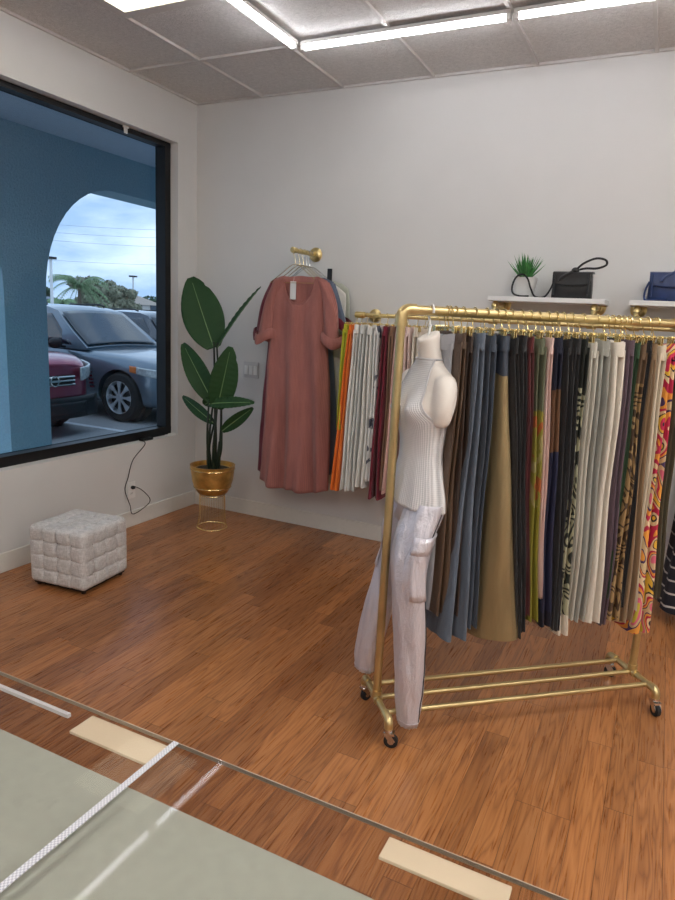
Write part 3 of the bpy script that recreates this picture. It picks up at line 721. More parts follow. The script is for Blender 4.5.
# garments on the wall rail
def cloth(name, rgb, **k):
    M[name] = fabric(name, rgb, **k); return name
for nm, c in (('lime_cloth', (186, 190, 40)), ('orange_cloth', (232, 116, 30)), ('white_cloth', (226, 224, 218)), ('cream_cloth', (222, 212, 196)),
              ('pink_cloth', (218, 178, 168)), ('brown_cloth', (140, 104, 80)), ('wine_cloth', (112, 18, 40)), ('pearl_cloth', (205, 206, 202)), ('palepink_cloth', (226, 200, 192))):
    cloth(nm, c, var=.05)
M['inkprint'] = print_fabric('white_ink_print', [(0, (86, 90, 104)), (.36, (226, 225, 222))], 'noise', 9, 1.5)
Y_E = RY-.165
wallrack = [  # top px, top w, bottom px, bottom w, bottom y, material, name, label
 (344.5, 7, 336.5, 5, 430, 'lime_cloth', 'lime_trousers', 'lime green trousers, leftmost on the wall rail'),
 (349.5, 6, 331, 9, 491, 'orange_cloth', 'orange_trousers', 'bright orange trousers on the wall rail beside the lime ones'),
 (355.5, 6, 341, 11, 490, 'white_cloth', 'white_trousers', 'white trousers on the rail directly right of the orange pair'),
 (361.5, 6, 349, 9, 492, 'pearl_cloth', 'white_trousers', 'off-white trousers, second pale pair right of the orange pair'),
 (368.5, 7, 358, 12, 488, 'white_cloth', 'white_trousers', 'white wide trousers, third pale pair right of the orange pair'),
 (376, 6, 366, 7, 482, 'inkprint', 'printed_trousers', 'white trousers with dark ink blot print on the wall rail'),
 (384.5, 7, 371, 16, 500, 'wine_cloth', 'burgundy_trousers', 'burgundy trousers with flared hem on the wall rail'),
 (390.5, 5, 381, 6, 492, 'brown_cloth', 'brown_trousers', 'brown trousers squeezed between burgundy and pink ones on wall rail'),
 (397, 7, 384, 12, 495, 'pink_cloth', 'pink_trousers', 'blush pink trousers just left of the rack post'),
 (407, 7, 399, 9, 488, 'palepink_cloth', 'pink_trousers', 'pale pink trousers just right of the rack post'),
 (415, 8, 408, 9, 480, 'cream_cloth', 'cream_trousers', 'cream trousers on the wall rail behind the hanging bust form'),
]
for i, (tp_, tw, bp, bw, by, mt, nm, lb) in enumerate(wallrack):
    T = at(tp_, 332, 1, Y_E); B = at(bp, by, 1, Y_E); a = at(tp_-tw/2, 332, 1, Y_E); b = at(tp_+tw/2, 332, 1, Y_E)
    a2 = at(bp-bw/2, by, 1, Y_E); b2 = at(bp+bw/2, by, 1, Y_E)
    c = V((T.x, RY, RZ))
    clip_hanger(c, WD, WN, .0125, 'gold clip hanger of the '+lb, None)
    trousers(nm, lb, c, WD, WN, mt, RZ-.062, B.z, tt=(b-a).x*.95, tb=(b2-a2).x*.95, ds=B.x-T.x, seed=i+1)
for k, x in enumerate((1.93, 2.0, 2.08, 2.17, 2.25, 2.42, 2.5, 2.59, 2.68, 2.77, 2.93, 3.02, 3.16)):
    clip_hanger(V((x, RY, RZ)), WD, WN, .0125, 'empty gold clip hanger on the wall rail behind the front rack', 'empty hangers on the wall rail')
# striped black piece at the far right
M['navystripe'] = None
s = NT('black_white_stripe'); x_, y_, z_ = s.sep(s.coord()); fz = s.math('FRACT', s.math('MULTIPLY', s.math('ADD', z_, s.math('MULTIPLY', s.noise(s.coord(), 6, 2), .03)), 14))
col(s, s.mix(s.math('LESS_THAN', fz, .13), lin((22, 22, 34)), lin((190, 184, 180)))); s.b.inputs['Roughness'].default_value = .8; M['navystripe'] = s.m
T = at(672, 420, 1, Y_E); B = at(672, 613, 1, Y_E)
c = V((3.46, RY, RZ))
clip_hanger(c, WD, WN, .0125, 'gold clip hanger of the black striped skirt', None)
trousers('striped_skirt', 'black skirt with thin white stripes at the right edge behind the swirl print trousers', c, WD, WN, 'navystripe', RZ-.062, at(665, 612, 1, Y_E).z, tt=.05, tb=.16, two=False, seed=40, cat='skirt', band='black_cloth' if 'black_cloth' in M else None, wb=.17)
c = V((3.30, RY, RZ))
clip_hanger(c, WD, WN, .0125, 'gold clip hanger of the charcoal trousers', None)
cloth('charcoal_cloth', (40, 40, 46))
trousers('charcoal_trousers', 'charcoal trousers on the wall rail left of the striped skirt', c, WD, WN, 'charcoal_cloth', RZ-.062, at(660, 545, 1, Y_E).z, tt=.04, tb=.07, seed=41)

# ------------------------------------------------------------------ front rolling rack
A_ = .7112158; D = V((math.cos(A_), math.sin(A_), 0)); N_ = V((D.y, -D.x, 0)); L_ = 1.1441; W2 = .1493; ZB = .105; HT = 1.4563
B0 = V((2.42347, -1.97389, ZB)); T0 = B0+V((0, 0, HT)); Zv = V((0, 0, 1)); PR = .0165
t = thing('rolling_garment_rack', 'gold pipe rolling garment rack full of trousers', 'clothes rack', (B0+D*L_/2).to_tuple()[:2]+(0,))
m = MB(); m.tube([T0+D*.03, T0+D*(L_-.03)], PR, 20); m.build('top_bar', 'goldrack', t)
for s_, e in ((0, 1), (L_, -1)):
    p = B0+D*s_; q = T0+D*s_
    m = MB(); m.tube([p+Zv*.02, q-Zv*.03], PR*.93, 20); m.build('upright', 'goldrack', t)
    m = MB(); m.tube([q-Zv*.05]+arc(q+D*e*.028-Zv*.028, D*-e, Zv, .028, 0, PI/2, 8)+[q+D*e*.05], PR+.0045, 20); m.build('elbow', 'goldrack', t)
    for z in (-.05,): m = MB(); m.lathe([(PR+.0065, -.006), (PR+.0065, .006)], q+Zv*z, Zv, 20); m.build('elbow_collar', 'goldrack', t)
    m = MB(); m.tube([p-N_*(W2-.02), p+N_*(W2-.02)], .0125, 16); m.build('foot_bar', 'goldrack', t)
    m = MB(); m.tube([p-N_*.028, p+N_*.028], .0175, 18); m.tube([p, p+Zv*.035], PR+.003, 18); m.build('tee_fitting', 'goldrack', t)
    for k in (-1, 1):
        f = p+N_*(k*W2)
        m = MB(); m.tube([f-N_*(k*.045)]+arc(f-N_*(k*.02)-Zv*.02, N_*k, Zv, .02, PI/2, 0, 8)+[f-Zv*.032], .0165, 16); m.build('elbow', 'goldrack', t)
        # caster
        rot = 0.5*k+s_; wx = D*math.cos(rot)+N_*math.sin(rot); wyv = Zv.cross(wx); cc = V((f.x, f.y, 0))
        m = MB(); m.lathe([(.015, .060), (.017, .064), (.017, .073), (.008, .076)], cc, Zv, 16); m.obox(cc+wx*.004+Zv*.056, wx, wyv, Zv, .02, .014, .004)
        for q_ in (-1, 1): m.obox(cc+wx*.008+wyv*(q_*.0125)+Zv*.042, (wx*.6-Zv*.8).normalized(), wyv, (wx*.8+Zv*.6).normalized(), .021, .0014, .011)
        cs = m.build('caster_fork', 'chrome', t, smooth=False)
        wc = cc+wx*.012+Zv*.0262
        m = MB(); m.lathe([(.019, -.009), (.026, -.0075), (.026, .0075), (.019, .009)], wc, wyv, 24); m.build('wheel', 'rubber', cs)
        m = MB(); m.lathe([(.012, -.0098), (.012, .0098)], wc, wyv, 20); m.build('hub', 'chrome', cs)
for o in (-.095, 0, .1):
    m = MB(); m.tube([B0+N_*o+D*.008, B0+N_*o+D*(L_-.008)], .0105, 14); m.build('lower_bar', 'goldrack', t)
def onn(px, py, o):
    r = FW+RT*((px-337.5)/FPX)-UP*((py-450)/FPX); q = T0+N_*o; k = (q-CAM).dot(N_)/r.dot(N_); X = CAM+r*k
    return (X-T0).dot(D), X.z
# fabrics on the rack
for nm, c, k in (('silver_denim', (178, 180, 186), {}), ('brown_leather', (92, 72, 56), dict(rough=.38, sheen=0, var=.2)), ('dark_brown_leather', (62, 48, 40), dict(rough=.42, sheen=0, var=.2)),
              ('blue_denim', (84, 94, 108), dict(var=.25)), ('slate_denim', (56, 66, 80), dict(var=.25)), ('black_cloth', (22, 22, 25), {}), ('jet_cloth', (14, 15, 20), {}),
              ('maroon_cloth', (88, 26, 30), {}), ('rosewhite_cloth', (214, 184, 176), {}), ('stone_cloth', (178, 174, 162), dict(var=.1)), ('grey_linen_cloth', (142, 142, 134), dict(var=.16)),
              ('ivory_cloth', (212, 204, 190), dict(var=.05)), ('plum_cloth', (84, 66, 76), {}), ('forest_cloth', (34, 66, 36), {}), ('tan_cloth', (134, 108, 78), {}), ('ecru_cloth', (206, 192, 168), dict(var=.06)), ('olive_dark_cloth', (70, 62, 40), {})):
    cloth(nm, c, **k)
M['silver_satin'] = fabric('silver_satin', (214, 210, 218), .3, .1, 300, 1.3, metal=.4, var=.12)
def zsplit(name, upper, lower, zcut, extra=None, rough=.8, metal=0, soft=.01):
    """garment whose cloth changes at a height below its waistband (dip dye, panel, border)"""
    s = NT(name); v = s.coord(); x, y, z = s.sep(v); n = s.noise(s.coord((18, 18, 3)), 1, 4)
    def tone(c): c = lin(c); return s.ramp(n, [(.3, tuple(a*.82 for a in c[:3])+(1,)), (.7, tuple(min(1, a*1.18) for a in c[:3])+(1,))])
    cur = tone(upper)
    for zc, c in ([(zcut, lower)]+(extra or [])):
        f = s.math('LESS_THAN', s.math('ADD', z, s.math('MULTIPLY', s.noise(s.coord(), 8, 2), .06)), zc)
        cur = s.mix(f, cur, tone(c) if len(c) == 3 and not hasattr(c[0], '__len__') else s.ramp(s.noise(s.coord((1, 1, .6)), c[0][0], 2, .5, c[0][1]), [(p, lin(q)) for p, q in c[1]], 'CONSTANT'))
    col(s, cur); s.b.inputs['Roughness'].default_value = rough; s.b.inputs['Metallic'].default_value = metal
    s.bump(s.math('ADD', s.math('MULTIPLY', s.noise(s.coord(), 600, 2), .3), s.noise(s.coord((30, 30, 5)), 1, 4)), .4, .01)
    return s.m
M['gold_denim'] = zsplit('gold_coated_denim', (66, 74, 86), (150, 132, 96), -.10, rough=.38, metal=.5)
M['olive_print'] = zsplit('olive_flower_print', (88, 92, 72), ((9, 2), ((0, (156, 84, 40)), (.4, (128, 122, 44)), (.55, (150, 140, 90)), (.68, (140, 112, 130)))), -.22,
                          [(-.56, (118, 112, 30)), (-1.02, (30, 28, 36)), (-1.06, (170, 140, 120)), (-1.085, (26, 26, 30))])
M['navy_print'] = zsplit('navy_leaf_print', (16, 20, 40), (96, 66, 44), -.14,
                         [(-.36, (24, 28, 56)), (-.58, ((0, 0), ())), (-.98, (18, 18, 34)), (-1.02, (150, 106, 84)), (-1.05, (170, 150, 140)), (-1.07, (14, 14, 20))][:1]+[(-.98, (18, 18, 34)), (-1.03, (160, 130, 112)), (-1.06, (14, 14, 20))])
def leafy(name, dark, light, scale, zcut=None, top=None, hem=None, hemz=None, thr=.5, dist=5):
    s = NT(name); v = s.coord((1, 1, .7)); 
    n1 = s.noise(v, scale*.35, 1, .4, .4)
    n2 = s.noise(v, scale, 1.5, .5, .8)
    f = s.math('FRACT', s.math('ADD', s.math('MULTIPLY', n2, dist*2.2), s.math('MULTIPLY', n1, 2)))
    cur = s.ramp(f, [(0, lin(dark)), (thr, lin(light))], 'CONSTANT'); x, y, z = s.sep(s.coord())
    if top: cur = s.mix(s.math('GREATER_THAN', z, zcut), cur, lin(top))
    if hem: cur = s.mix(s.math('LESS_THAN', z, hemz), cur, lin(hem))
    col(s, cur); s.b.inputs['Roughness'].default_value = .8; s.bump(s.noise(s.coord((30, 30, 5)), 1, 4), .3, .01); return s.m
M['palm_print'] = leafy('palm_leaf_print', (28, 32, 26), (156, 154, 128), 9, -.17, (30, 34, 30), (196, 186, 170), -1.03, .48)
M['tiger_print'] = leafy('tiger_print', (66, 48, 32), (150, 122, 82), 10, -.14, (100, 78, 58), None, None, .42)
M['navy_leaf'] = M['navy_print']
def swirl():
    s = NT('swirl_print'); v = s.coord((1, 1, .8))
    n = s.noise(v, 7.5, .6, .3, 1.4)
    c = s.ramp(n, [(0, lin((30, 26, 40))), (.26, lin((196, 40, 80))), (.33, lin((222, 178, 60))), (.39, lin((30, 26, 40))), (.41, lin((216, 190, 150))), (.46, lin((176, 28, 66))), (.51, lin((224, 150, 60))), (.56, lin((60, 40, 84))), (.585, lin((196, 170, 130))), (.63, lin((206, 96, 120))), (.68, lin((190, 178, 60))), (.74, lin((26, 24, 34)))], 'CONSTANT')
    col(s, c); s.b.inputs['Roughness'].default_value = .75; return s.m
M['swirl_print'] = swirl()
E1 = .165
rack = [  # top px, top w, bottom px, bottom w, bottom y, material, name, label
 (456, 12, 434, 15, 612, 'silver_denim', 'silver_jeans', 'pale silver-grey jeans hanging right behind the bust form'),
 (465, 9, 442, 15, 617, 'brown_leather', 'leather_trousers', 'brown leather trousers on the front rack, the lighter brown pair'),
 (472.5, 8, 454, 14, 619, 'dark_brown_leather', 'leather_trousers', 'darker brown leather trousers beside the blue-grey jeans'),
 (483, 12, 459, 32, 643, 'blue_denim', 'blue_jeans', 'blue-grey flared denim jeans with a sheen on the front rack'),
 (495, 10, 475, 12, 630, 'slate_denim', 'slate_jeans', 'dark slate jeans directly left of the gold-coated ones'),
 (507.5, 14, 505, 50, 641, 'gold_denim', 'gold_jeans', 'wide flared denim jeans with gold coated front'),
 (518, 8, 521, 8, 640, 'black_cloth', 'black_trousers', 'black trousers directly right of the gold-coated jeans'),
 (526, 8, 525, 6, 634, 'jet_cloth', 'black_trousers', 'jet black trousers left of the thin maroon pair'),
 (533.5, 7, 529, 5, 618, 'maroon_cloth', 'maroon_trousers', 'maroon trousers showing as a thin strip left of olive print'),
 (544, 12, 534.5, 13, 624, 'olive_print', 'printed_trousers', 'olive trousers with orange flower print and banded hem'),
 (553.5, 7, 542, 4, 600, 'rosewhite_cloth', 'pink_trousers', 'pale rose trousers showing as a thin strip beside olive print'),
 (562, 11, 548, 14, 628, 'navy_print', 'navy_trousers', 'navy trousers with brown panel and banded hem'),
 (572, 9, 558, 7, 632, 'jet_cloth', 'black_trousers', 'black trousers directly right of the navy and brown pair'),
 (580.5, 8, 561, 6, 632, 'black_cloth', 'black_trousers', 'black trousers directly left of the palm leaf print'),
 (588, 8, 565, 13, 637, 'palm_print', 'palm_print_trousers', 'black trousers with cream palm leaf print and pale hem'),
 (597, 10, 573, 10, 622, 'stone_cloth', 'stone_trousers', 'light stone grey trousers directly right of the palm print'),
 (609, 13, 583, 14, 624, 'grey_linen_cloth', 'grey_trousers', 'mid grey crinkled linen trousers left of the ivory pair'),
 (623.5, 14, 597, 15, 626, 'ivory_cloth', 'ivory_trousers', 'ivory wide trousers on the front rack'),
 (634.5, 8, 606, 9, 627, 'plum_cloth', 'plum_trousers', 'dusky plum trousers directly right of the ivory pair'),
 (641, 5, 610, 4, 600, 'forest_cloth', 'green_trousers', 'forest green trousers showing as thin strip beside plum pair'),
 (647, 7, 617, 16, 622, 'tiger_print', 'tiger_print_trousers', 'brown trousers with tan tiger stripe pattern on the front rack'),
 (652.5, 4, 624, 4, 610, 'jet_cloth', 'black_trousers', 'black trousers between tiger print and tan pairs'),
 (658, 8, 630, 13, 625, 'tan_cloth', 'tan_trousers', 'tan brown trousers directly left of the cream pair'),
 (666.5, 9, 637, 6, 612, 'ecru_cloth', 'cream_trousers', 'cream trousers directly left of the swirl print pair'),
 (677, 11, 645, 21, 635, 'swirl_print', 'swirl_print_trousers', 'trousers with pink, yellow and black swirl print'),
 (687, 8, 659, 8, 600, 'olive_dark_cloth', 'olive_trousers', 'dark olive trousers at the right end of the front rack'),
]
for i, (tp_, tw, bp, bw, by, mt, nm, lb) in enumerate(rack):
    E1 = {0: .09, 1: .135, 2: .15}.get(i, .165); hw_ = {0: .10, 1: .13, 2: .145}.get(i, .165)
    st, _ = onn(tp_, 338, E1); a, _ = onn(tp_-tw/2, 338, E1); b, _ = onn(tp_+tw/2, 338, E1)
    sb, zb_ = onn(bp, by, E1); a2, _ = onn(bp-bw/2, by, E1); b2, _ = onn(bp+bw/2, by, E1)
    c = T0+D*st+N_*(E1-hw_)
    clip_hanger(T0+D*st, D, N_, PR, 'gold clip hanger of the '+lb, None, half=hw_, off=E1-hw_)
    r = random.Random(i)
    tr = trousers(nm, lb, c, D, N_, mt, T0.z-.066-.012*r.random(), zb_, tt=(b-a)*.97, tb=(b2-a2)*.97, ds=sb-st, seed=i+11, wt=hw_, wb=hw_*(1.04 if mt == 'gold_denim' else .92), two=mt != 'gold_denim', rip=.5 if mt == 'gold_denim' else 1)

# ------------------------------------------------------------------ hanging bust form with tank top and silver joggers
S0 = .108; MC = T0+D*S0; ph = math.radians(12)
FR = (-D*math.cos(ph)+N_*math.sin(ph)).normalized(); LT = (N_*math.cos(ph)+D*math.sin(ph)).normalized()
O = V((MC.x, MC.y, 0))
M['bust'] = simple('pearl_white_plastic', (222, 214, 206), .42, var=.02)
t = thing('hanging_bust_form', 'headless pearl-white hanging bust form at the near end of the rack', 'mannequin', MC)
#  z, half width, front depth, back depth, centre shift forward
prof = [(.90, .122, .072, .072, .0), (.93, .120, .068, .072, 0), (1.0, .104, .060, .060, 0), (1.06, .094, .056, .055, 0), (1.12, .098, .062, .055, 0), (1.18, .108, .076, .058, 0), (1.225, .116, .084, .062, 0),
        (1.27, .122, .076, .066, -.004), (1.31, .126, .062, .064, -.008), (1.34, .122, .052, .056, -.012), (1.362, .096, .046, .049, -.014), (1.378, .068, .043, .045, -.014), (1.395, .050, .041, .042, -.010), (1.435, .044, .040, .040, -.002), (1.48, .042, .039, .039, .004), (1.497, .042, .039, .039, .007)]
def bprof(z):
    z = max(prof[0][0], min(prof[-1][0], z))
    for a, b in zip(prof, prof[1:]):
        if z <= b[0]:
            k = (z-a[0])/(b[0]-a[0]); return [a[i]+(b[i]-a[i])*k for i in range(1, 5)]
def bpt(a, z, off=0, slant=True):
    w_, f_, b_, sh = bprof(z); ca, sa = math.cos(a), math.sin(a)
    u = (w_+off)*ca; v_ = ((f_ if sa > 0 else b_)+off)*sa+sh
    if sa > 0: v_ += .030*(math.exp(-((abs(u)-.058)/.042)**2-((z-1.225)/.045)**2))*sa-.010*math.exp(-(u/.026)**2-((z-1.225)/.05)**2)
    zz = z
    if slant and z > 1.42: zz = z-.5*(v_+.03)*(z-1.42)/.077
    return O+LT*u+FR*v_+V((0, 0, zz))
m = MB(); zl_ = [prof[0][0]+(prof[-1][0]-prof[0][0])*i/50 for i in range(51)]
m.rings([[bpt(2*PI*j/44, z) for j in range(44)] for z in zl_])
for s_ in (-1, 1):
    c0 = O+LT*(s_*.092)+FR*-.01+V((0, 0, 1.328)); c1 = O+LT*(s_*.112)+FR*-.004+V((0, 0, 1.305)); c2 = O+LT*(s_*.122)+FR*.004+V((0, 0, 1.26)); c3 = O+LT*(s_*.122)+FR*.008+V((0, 0, 1.215)); c4 = O+LT*(s_*.118)+FR*.008+V((0, 0, 1.175))
    sp_ = spline([c0, c1, c2, c3, c4], 6); m.tube(sp_, [.036, .038, .039, .040, .0405, .041, .041, .041, .0405, .040, .040, .0395, .039, .0385, .038, .037, .036, .035, .034, .033, .031, .029, .026, .021, .012], 20)
bd = m.build('torso', 'bust', t, angle=180)
rm = bd.modifiers.new('fuse', 'REMESH'); rm.mode = 'VOXEL'; rm.voxel_size = .006; rm.use_smooth_shade = True
sm_ = bd.modifiers.new('soften', 'SMOOTH'); sm_.iterations = 6; sm_.factor = .6
m = MB(); tp0 = O+FR*.006+V((0, 0, 1.495)); m.tube(hook_pts(MC, N_, PR+.004, .05)+[tp0-V((0, 0, .02))], .0042, 8); m.build('hook', 'white', t)
# tank
def ribbed():
    s = NT('ribbed_grey_knit'); v = s.coord()
    x = s.n('TexWave', wave_type='BANDS', bands_direction='X'); s.l(s.coord(out='UV'), x.inputs['Vector']); x.inputs['Scale'].default_value = 11
    z = s.n('TexWave', wave_type='BANDS', bands_direction='Y'); s.l(s.coord(out='UV'), z.inputs['Vector']); z.inputs['Scale'].default_value = 26
    k = s.math('ADD', s.math('MULTIPLY', x.outputs['Fac'], .75), s.math('MULTIPLY', z.outputs['Fac'], .3))
    col(s, s.ramp(k, [(.05, lin((186, 184, 186))), (.55, lin((212, 210, 211))), (1, lin((222, 220, 220)))]))
    s.b.inputs['Roughness'].default_value = .7; s.bump(k, .45, .004); return s.m
M['rib'] = ribbed()
tt_ = thing('ribbed_tank_top', 'light grey ribbed sleeveless top worn by the hanging bust form', 'top', (O.x, O.y, 1.4))
def lim(z):
    if z < 1.19: return 1.0
    if z < 1.25: return 1.0-.32*((z-1.19)/.06)**.7
    return min(.98, (.080-.034*((z-1.25)/.148)**1.3)/bprof(z)[0])
def tank(front):
    sg = 1 if front else -1
    def fn(a, b):
        z = 1.398-(1.398-.885)*b; u = (a*2-1)*lim(z)
        ang = math.acos(max(-1, min(1, u))) if front else -math.acos(max(-1, min(1, u)))
        hem = max(0, (1.08-z)/.195)
        p = bpt(ang, z if z > 1.0 else z, .006+.010*hem+.003*hem*math.sin(u*14), slant=False)
        return p+V((0, 0, -.03*hem*hem*(u*.5)))
    return fn
for f_, nm in ((True, 'front_panel'), (False, 'back_panel')):
    m = MB(); m.grid(tank(f_), 72, 60); m.build(nm, 'rib', tt_, thick=.002, angle=80)
fn = tank(True)
for s_ in (0, 1):
    m = MB(); m.tube([fn(s_, k/40*.42) for k in range(41)], .0034, 7); m.build('armhole_trim', 'rib', tt_)
m = MB(); m.tube([fn(k/30, 0) for k in range(31)]+[tank(False)(1-k/30, 0) for k in range(31)], .0036, 7); m.build('neck_trim', 'rib', tt_)
# joggers
def P3(px, py, o, z=None):
    s_, zz = onn(px, py, o); return T0+D*s_+N_*o+V((0, 0, zz-T0.z))
hipc = O+V((0, 0, .93))
tj = thing('silver_joggers', 'shiny silver cargo joggers hanging below the tank top', 'trousers', hipc)
rs = []
for z in (.955, .93, .88, .82):
    w_, f_, b_, sh = bprof(max(z, .85)); k = (.955-z)/.135
    rs.append([O+LT*((w_-.012+.01*k)*math.cos(a))+FR*((f_ if math.sin(a) > 0 else b_)-.012+.014*k)*math.sin(a)+V((0, 0, z+.0)) for a in [2*PI*j/40 for j in range(40)]])
m = MB(); m.rings(rs, cap=False); m.build('hip_yoke', 'silver_satin', tj, angle=80, thick=.002)
def jog(pts, r, seed, flat=.75):
    sp = spline(pts, 12); n = len(sp); rs = []
    for i, p in enumerate(sp):
        k = i/(n-1); q = k*(len(r)-1); a0 = int(min(q, len(r)-2)); rr = r[a0]+(r[a0+1]-r[a0])*(q-a0)
        ring = []
        for j in range(40):
            a = 2*PI*j/40; f_ = 1+.045*math.sin(3*a+seed+4*k)+.035*math.sin(7*a+9*k+seed)+.05*noise.noise(V((math.cos(a)*1.6, math.sin(a)*1.6, k*9+seed)))*2
            if k > .90: f_ *= 1+.07*math.sin(16*a)*(k-.9)/.1
            ring.append(p+LT*(rr*f_*math.cos(a))+FR*(rr*flat*f_*math.sin(a)))
        rs.append(ring)
    return rs
near = [O+LT*.062+V((0, 0, .90)), P3(409, 560, .09), P3(410, 640, .115), P3(408, 690, .125), P3(407, 722, .13)]
far = [O-LT*.062+V((0, 0, .90)), P3(398, 545, -.07), P3(381, 600, -.10), P3(369, 645, -.12), P3(365, 668, -.125)]
for pts, sd, nm in ((near, .7, 'near'), (far, 3.9, 'far')):
    rs = jog(pts, [.084, .082, .074, .070, .068, .066, .062, .054, .046], sd)
    m = MB(); m.rings(rs); m.build('leg', 'silver_satin', tj, angle=80)
    e = rs[-3]; c = sum(rs[-3], V((0, 0, 0)))/40; c2 = sum(rs[-1], V((0, 0, 0)))/40
    m = MB(); m.rings([[c+(p-c)*1.06 for p in rs[-4]], [c+(p-c)*1.0 for p in rs[-3]], [c2+(p-c2)*1.02 for p in rs[-1]], [c2+(p-c2)*.8+V((0, 0, -.004)) for p in rs[-1]]]); m.build('elastic_cuff', 'silver_satin', tj, angle=80)
    # cargo pocket and seam stripe
    R_ = rs; nR = len(R_)
    i0, i1 = int(nR*.17), int(nR*.36)
    js = list(range(-6, 5)) if nm == 'near' else list(range(13, 26))
    m = MB(); m.rings([[R_[i][j % 40]+((R_[i][j % 40]-sum(R_[i], V((0, 0, 0)))/40).normalized()*.004) for j in js] for i in range(i0, i1+1)], cap=False, closed=False); m.build('cargo_pocket', 'silver_satin', tj, angle=80, thick=.005)
    m = MB(); i2 = i0+int((i1-i0)*.28); m.rings([[R_[i][j % 40]+((R_[i][j % 40]-sum(R_[i], V((0, 0, 0)))/40).normalized()*.0065) for j in ([js[0]-1]+js+[js[-1]+1])] for i in range(i0-1, i2+1)], cap=False, closed=False); m.build('pocket_flap', 'silver_satin', tj, angle=80, thick=.004)
    j = 37 if nm == 'near' else 20
    m = MB(); m.tube([R_[i][j]+(R_[i][j]-sum(R_[i], V((0, 0, 0)))/40).normalized()*.001 for i in range(2, nR-3)], .0022, 6); sq_ = m.build('side_seam', 'charcoal_cloth', tj); sq_['label'] = 'dark piped side seam'

# ------------------------------------------------------------------ glass counter in the foreground
GZ = .95
yf = at(175, 742, 2, GZ).y; yb_ = at(200, 821.5, 2, GZ-.02).y; xsm = at(100, 806, 2, GZ).x; xr = at(540, 899, 2, GZ).x+.35
def board():  # grey-green colour stands in for the ceiling reflected in the glass
    s = NT('reflection_grey_board'); n = s.noise(s.coord(), 60, 3); sp = s.noise(s.coord(), 14, 2, .5)
    col(s, s.mix(s.math('MULTIPLY', s.math('GREATER_THAN', sp, .68), .12), s.ramp(n, [(.3, lin((176, 180, 166))), (.7, lin((182, 186, 172)))]), lin((140, 142, 128))))
    s.b.inputs['Roughness'].default_value = .55; return s.m
M['board'] = board(); M['pad'] = simple('cream_foam', (236, 218, 186), .7, var=.05, nscale=12)
M['edge'] = simple('glass_edge_highlight', (160, 146, 128), .3); M['seam'] = None  # pale edge colour stands in for the highlight along the glass
s = NT('perforated_white_strip'); x_, y_, z_ = s.sep(s.coord())
ck = s.n('TexChecker'); s.l(s.coord(), ck.inputs['Vector']); ck.inputs['Scale'].default_value = 420
col(s, s.mix(ck.outputs['Fac'], lin((206, 206, 210)), lin((166, 166, 176)))); s.b.inputs['Roughness'].default_value = .35; M['seam'] = s.m
cx0 = 1.2
t = thing('glass_display_counter', 'glass-topped display counter in the foreground', 'counter', ((cx0+xr)/2, -3.9, 0))
yk = -4.02
for a, b in ((cx0, xsm-.002), (xsm+.002, xr)):
    m = boxes(((a, yk, GZ-.006), (b, yf, GZ))); m.build('glass_top', 'counterglass', t, smooth=False)
m = boxes(((xsm-.0045, yk, GZ), (xsm+.0045, yf, GZ+.0012))); o = m.build('joint_strip', 'seam', t, smooth=False); o['label'] = 'white dotted strip over the glass joint'
m = boxes(((cx0+.02, yk+.005, GZ-.03), (xr-.02, yb_, GZ-.018))); m.build('display_deck', 'board', t, smooth=False)
m = boxes(((cx0+.03, yk+.02, .08), (xr-.03, yb_-.02, GZ-.03))); m.build('cabinet_body', 'wall', t, smooth=False)
m = boxes(((cx0+.05, yk+.04, 0), (xr-.05, yb_-.05, .08))); m.build('plinth', 'black', t, smooth=False)
for pa_, pb_, pc_ in (((100, 710), (174, 742), (145, 763)), ((390, 835), (512, 888), (490, 903))):
    a = at(*pa_, 2, GZ-.006); b = at(*pb_, 2, GZ-.006); c = at(*pc_, 2, GZ-.006)
    m = boxes(((a.x, c.y, GZ-.011), (b.x, yf-.004, GZ-.0065))); o = m.build('support_block', 'pad', t, smooth=False, bevel=.001); o['label'] = 'cream block under the glass edge'
a = at(0, 675, 2, GZ-.006); b = at(80, 707, 2, GZ-.006)
m = boxes(((cx0, yf, GZ-.006), (xr, yf+.0012, GZ))); o = m.build('glass_edge', 'edge', t, smooth=False); o['label'] = 'front edge of the glass with its highlight as pale colour'
m = boxes(((cx0+.05, yf-.022, GZ-.012), (b.x, yf-.016, GZ-.0065))); m.build('edge_trim', 'shelf', t, smooth=False)
M['ledstrip'] = M['led']
# ------------------------------------------------------------------ outside: walkway, arcade, parking lot
GD = -.2
def asphalt(name, a, b, sc=30):
    s = NT(name); n = s.noise(s.coord(), sc, 4, .7); k = s.noise(s.coord(), .8, 3)
    col(s, s.mix(s.math('MULTIPLY', k, .4), s.ramp(n, [(.3, lin(a)), (.7, lin(b))]), lin(a))); s.b.inputs['Roughness'].default_value = .9; s.bump(n, .3, .01); return s.m
M['asphalt'] = asphalt('asphalt', (150, 151, 152), (182, 182, 182)); M['concrete'] = asphalt('concrete', (186, 185, 182), (208, 207, 204), 12); M['grass'] = asphalt('grass', (70, 96, 50), (98, 120, 70), 8)
def stucco():
    s = NT('blue_stucco'); n = s.noise(s.coord(), 45, 5, .65); k = s.noise(s.coord(), 3, 3)
    col(s, s.mix(s.math('MULTIPLY', k, .35), s.ramp(n, [(.3, lin((146, 182, 194))), (.7, lin((166, 200, 210)))]), lin((142, 178, 192))))
    s.b.inputs['Roughness'].default_value = .95; s.bump(n, .7, .02); return s.m
M['stucco'] = stucco(); M['soffit'] = simple('soffit_stucco', (196, 204, 216), .95, var=.04)
o = boxes(((-60, -30, GD-.1), (-2.75, 80, GD))).build('parking_lot', 'asphalt', smooth=False); o['kind'] = 'structure'
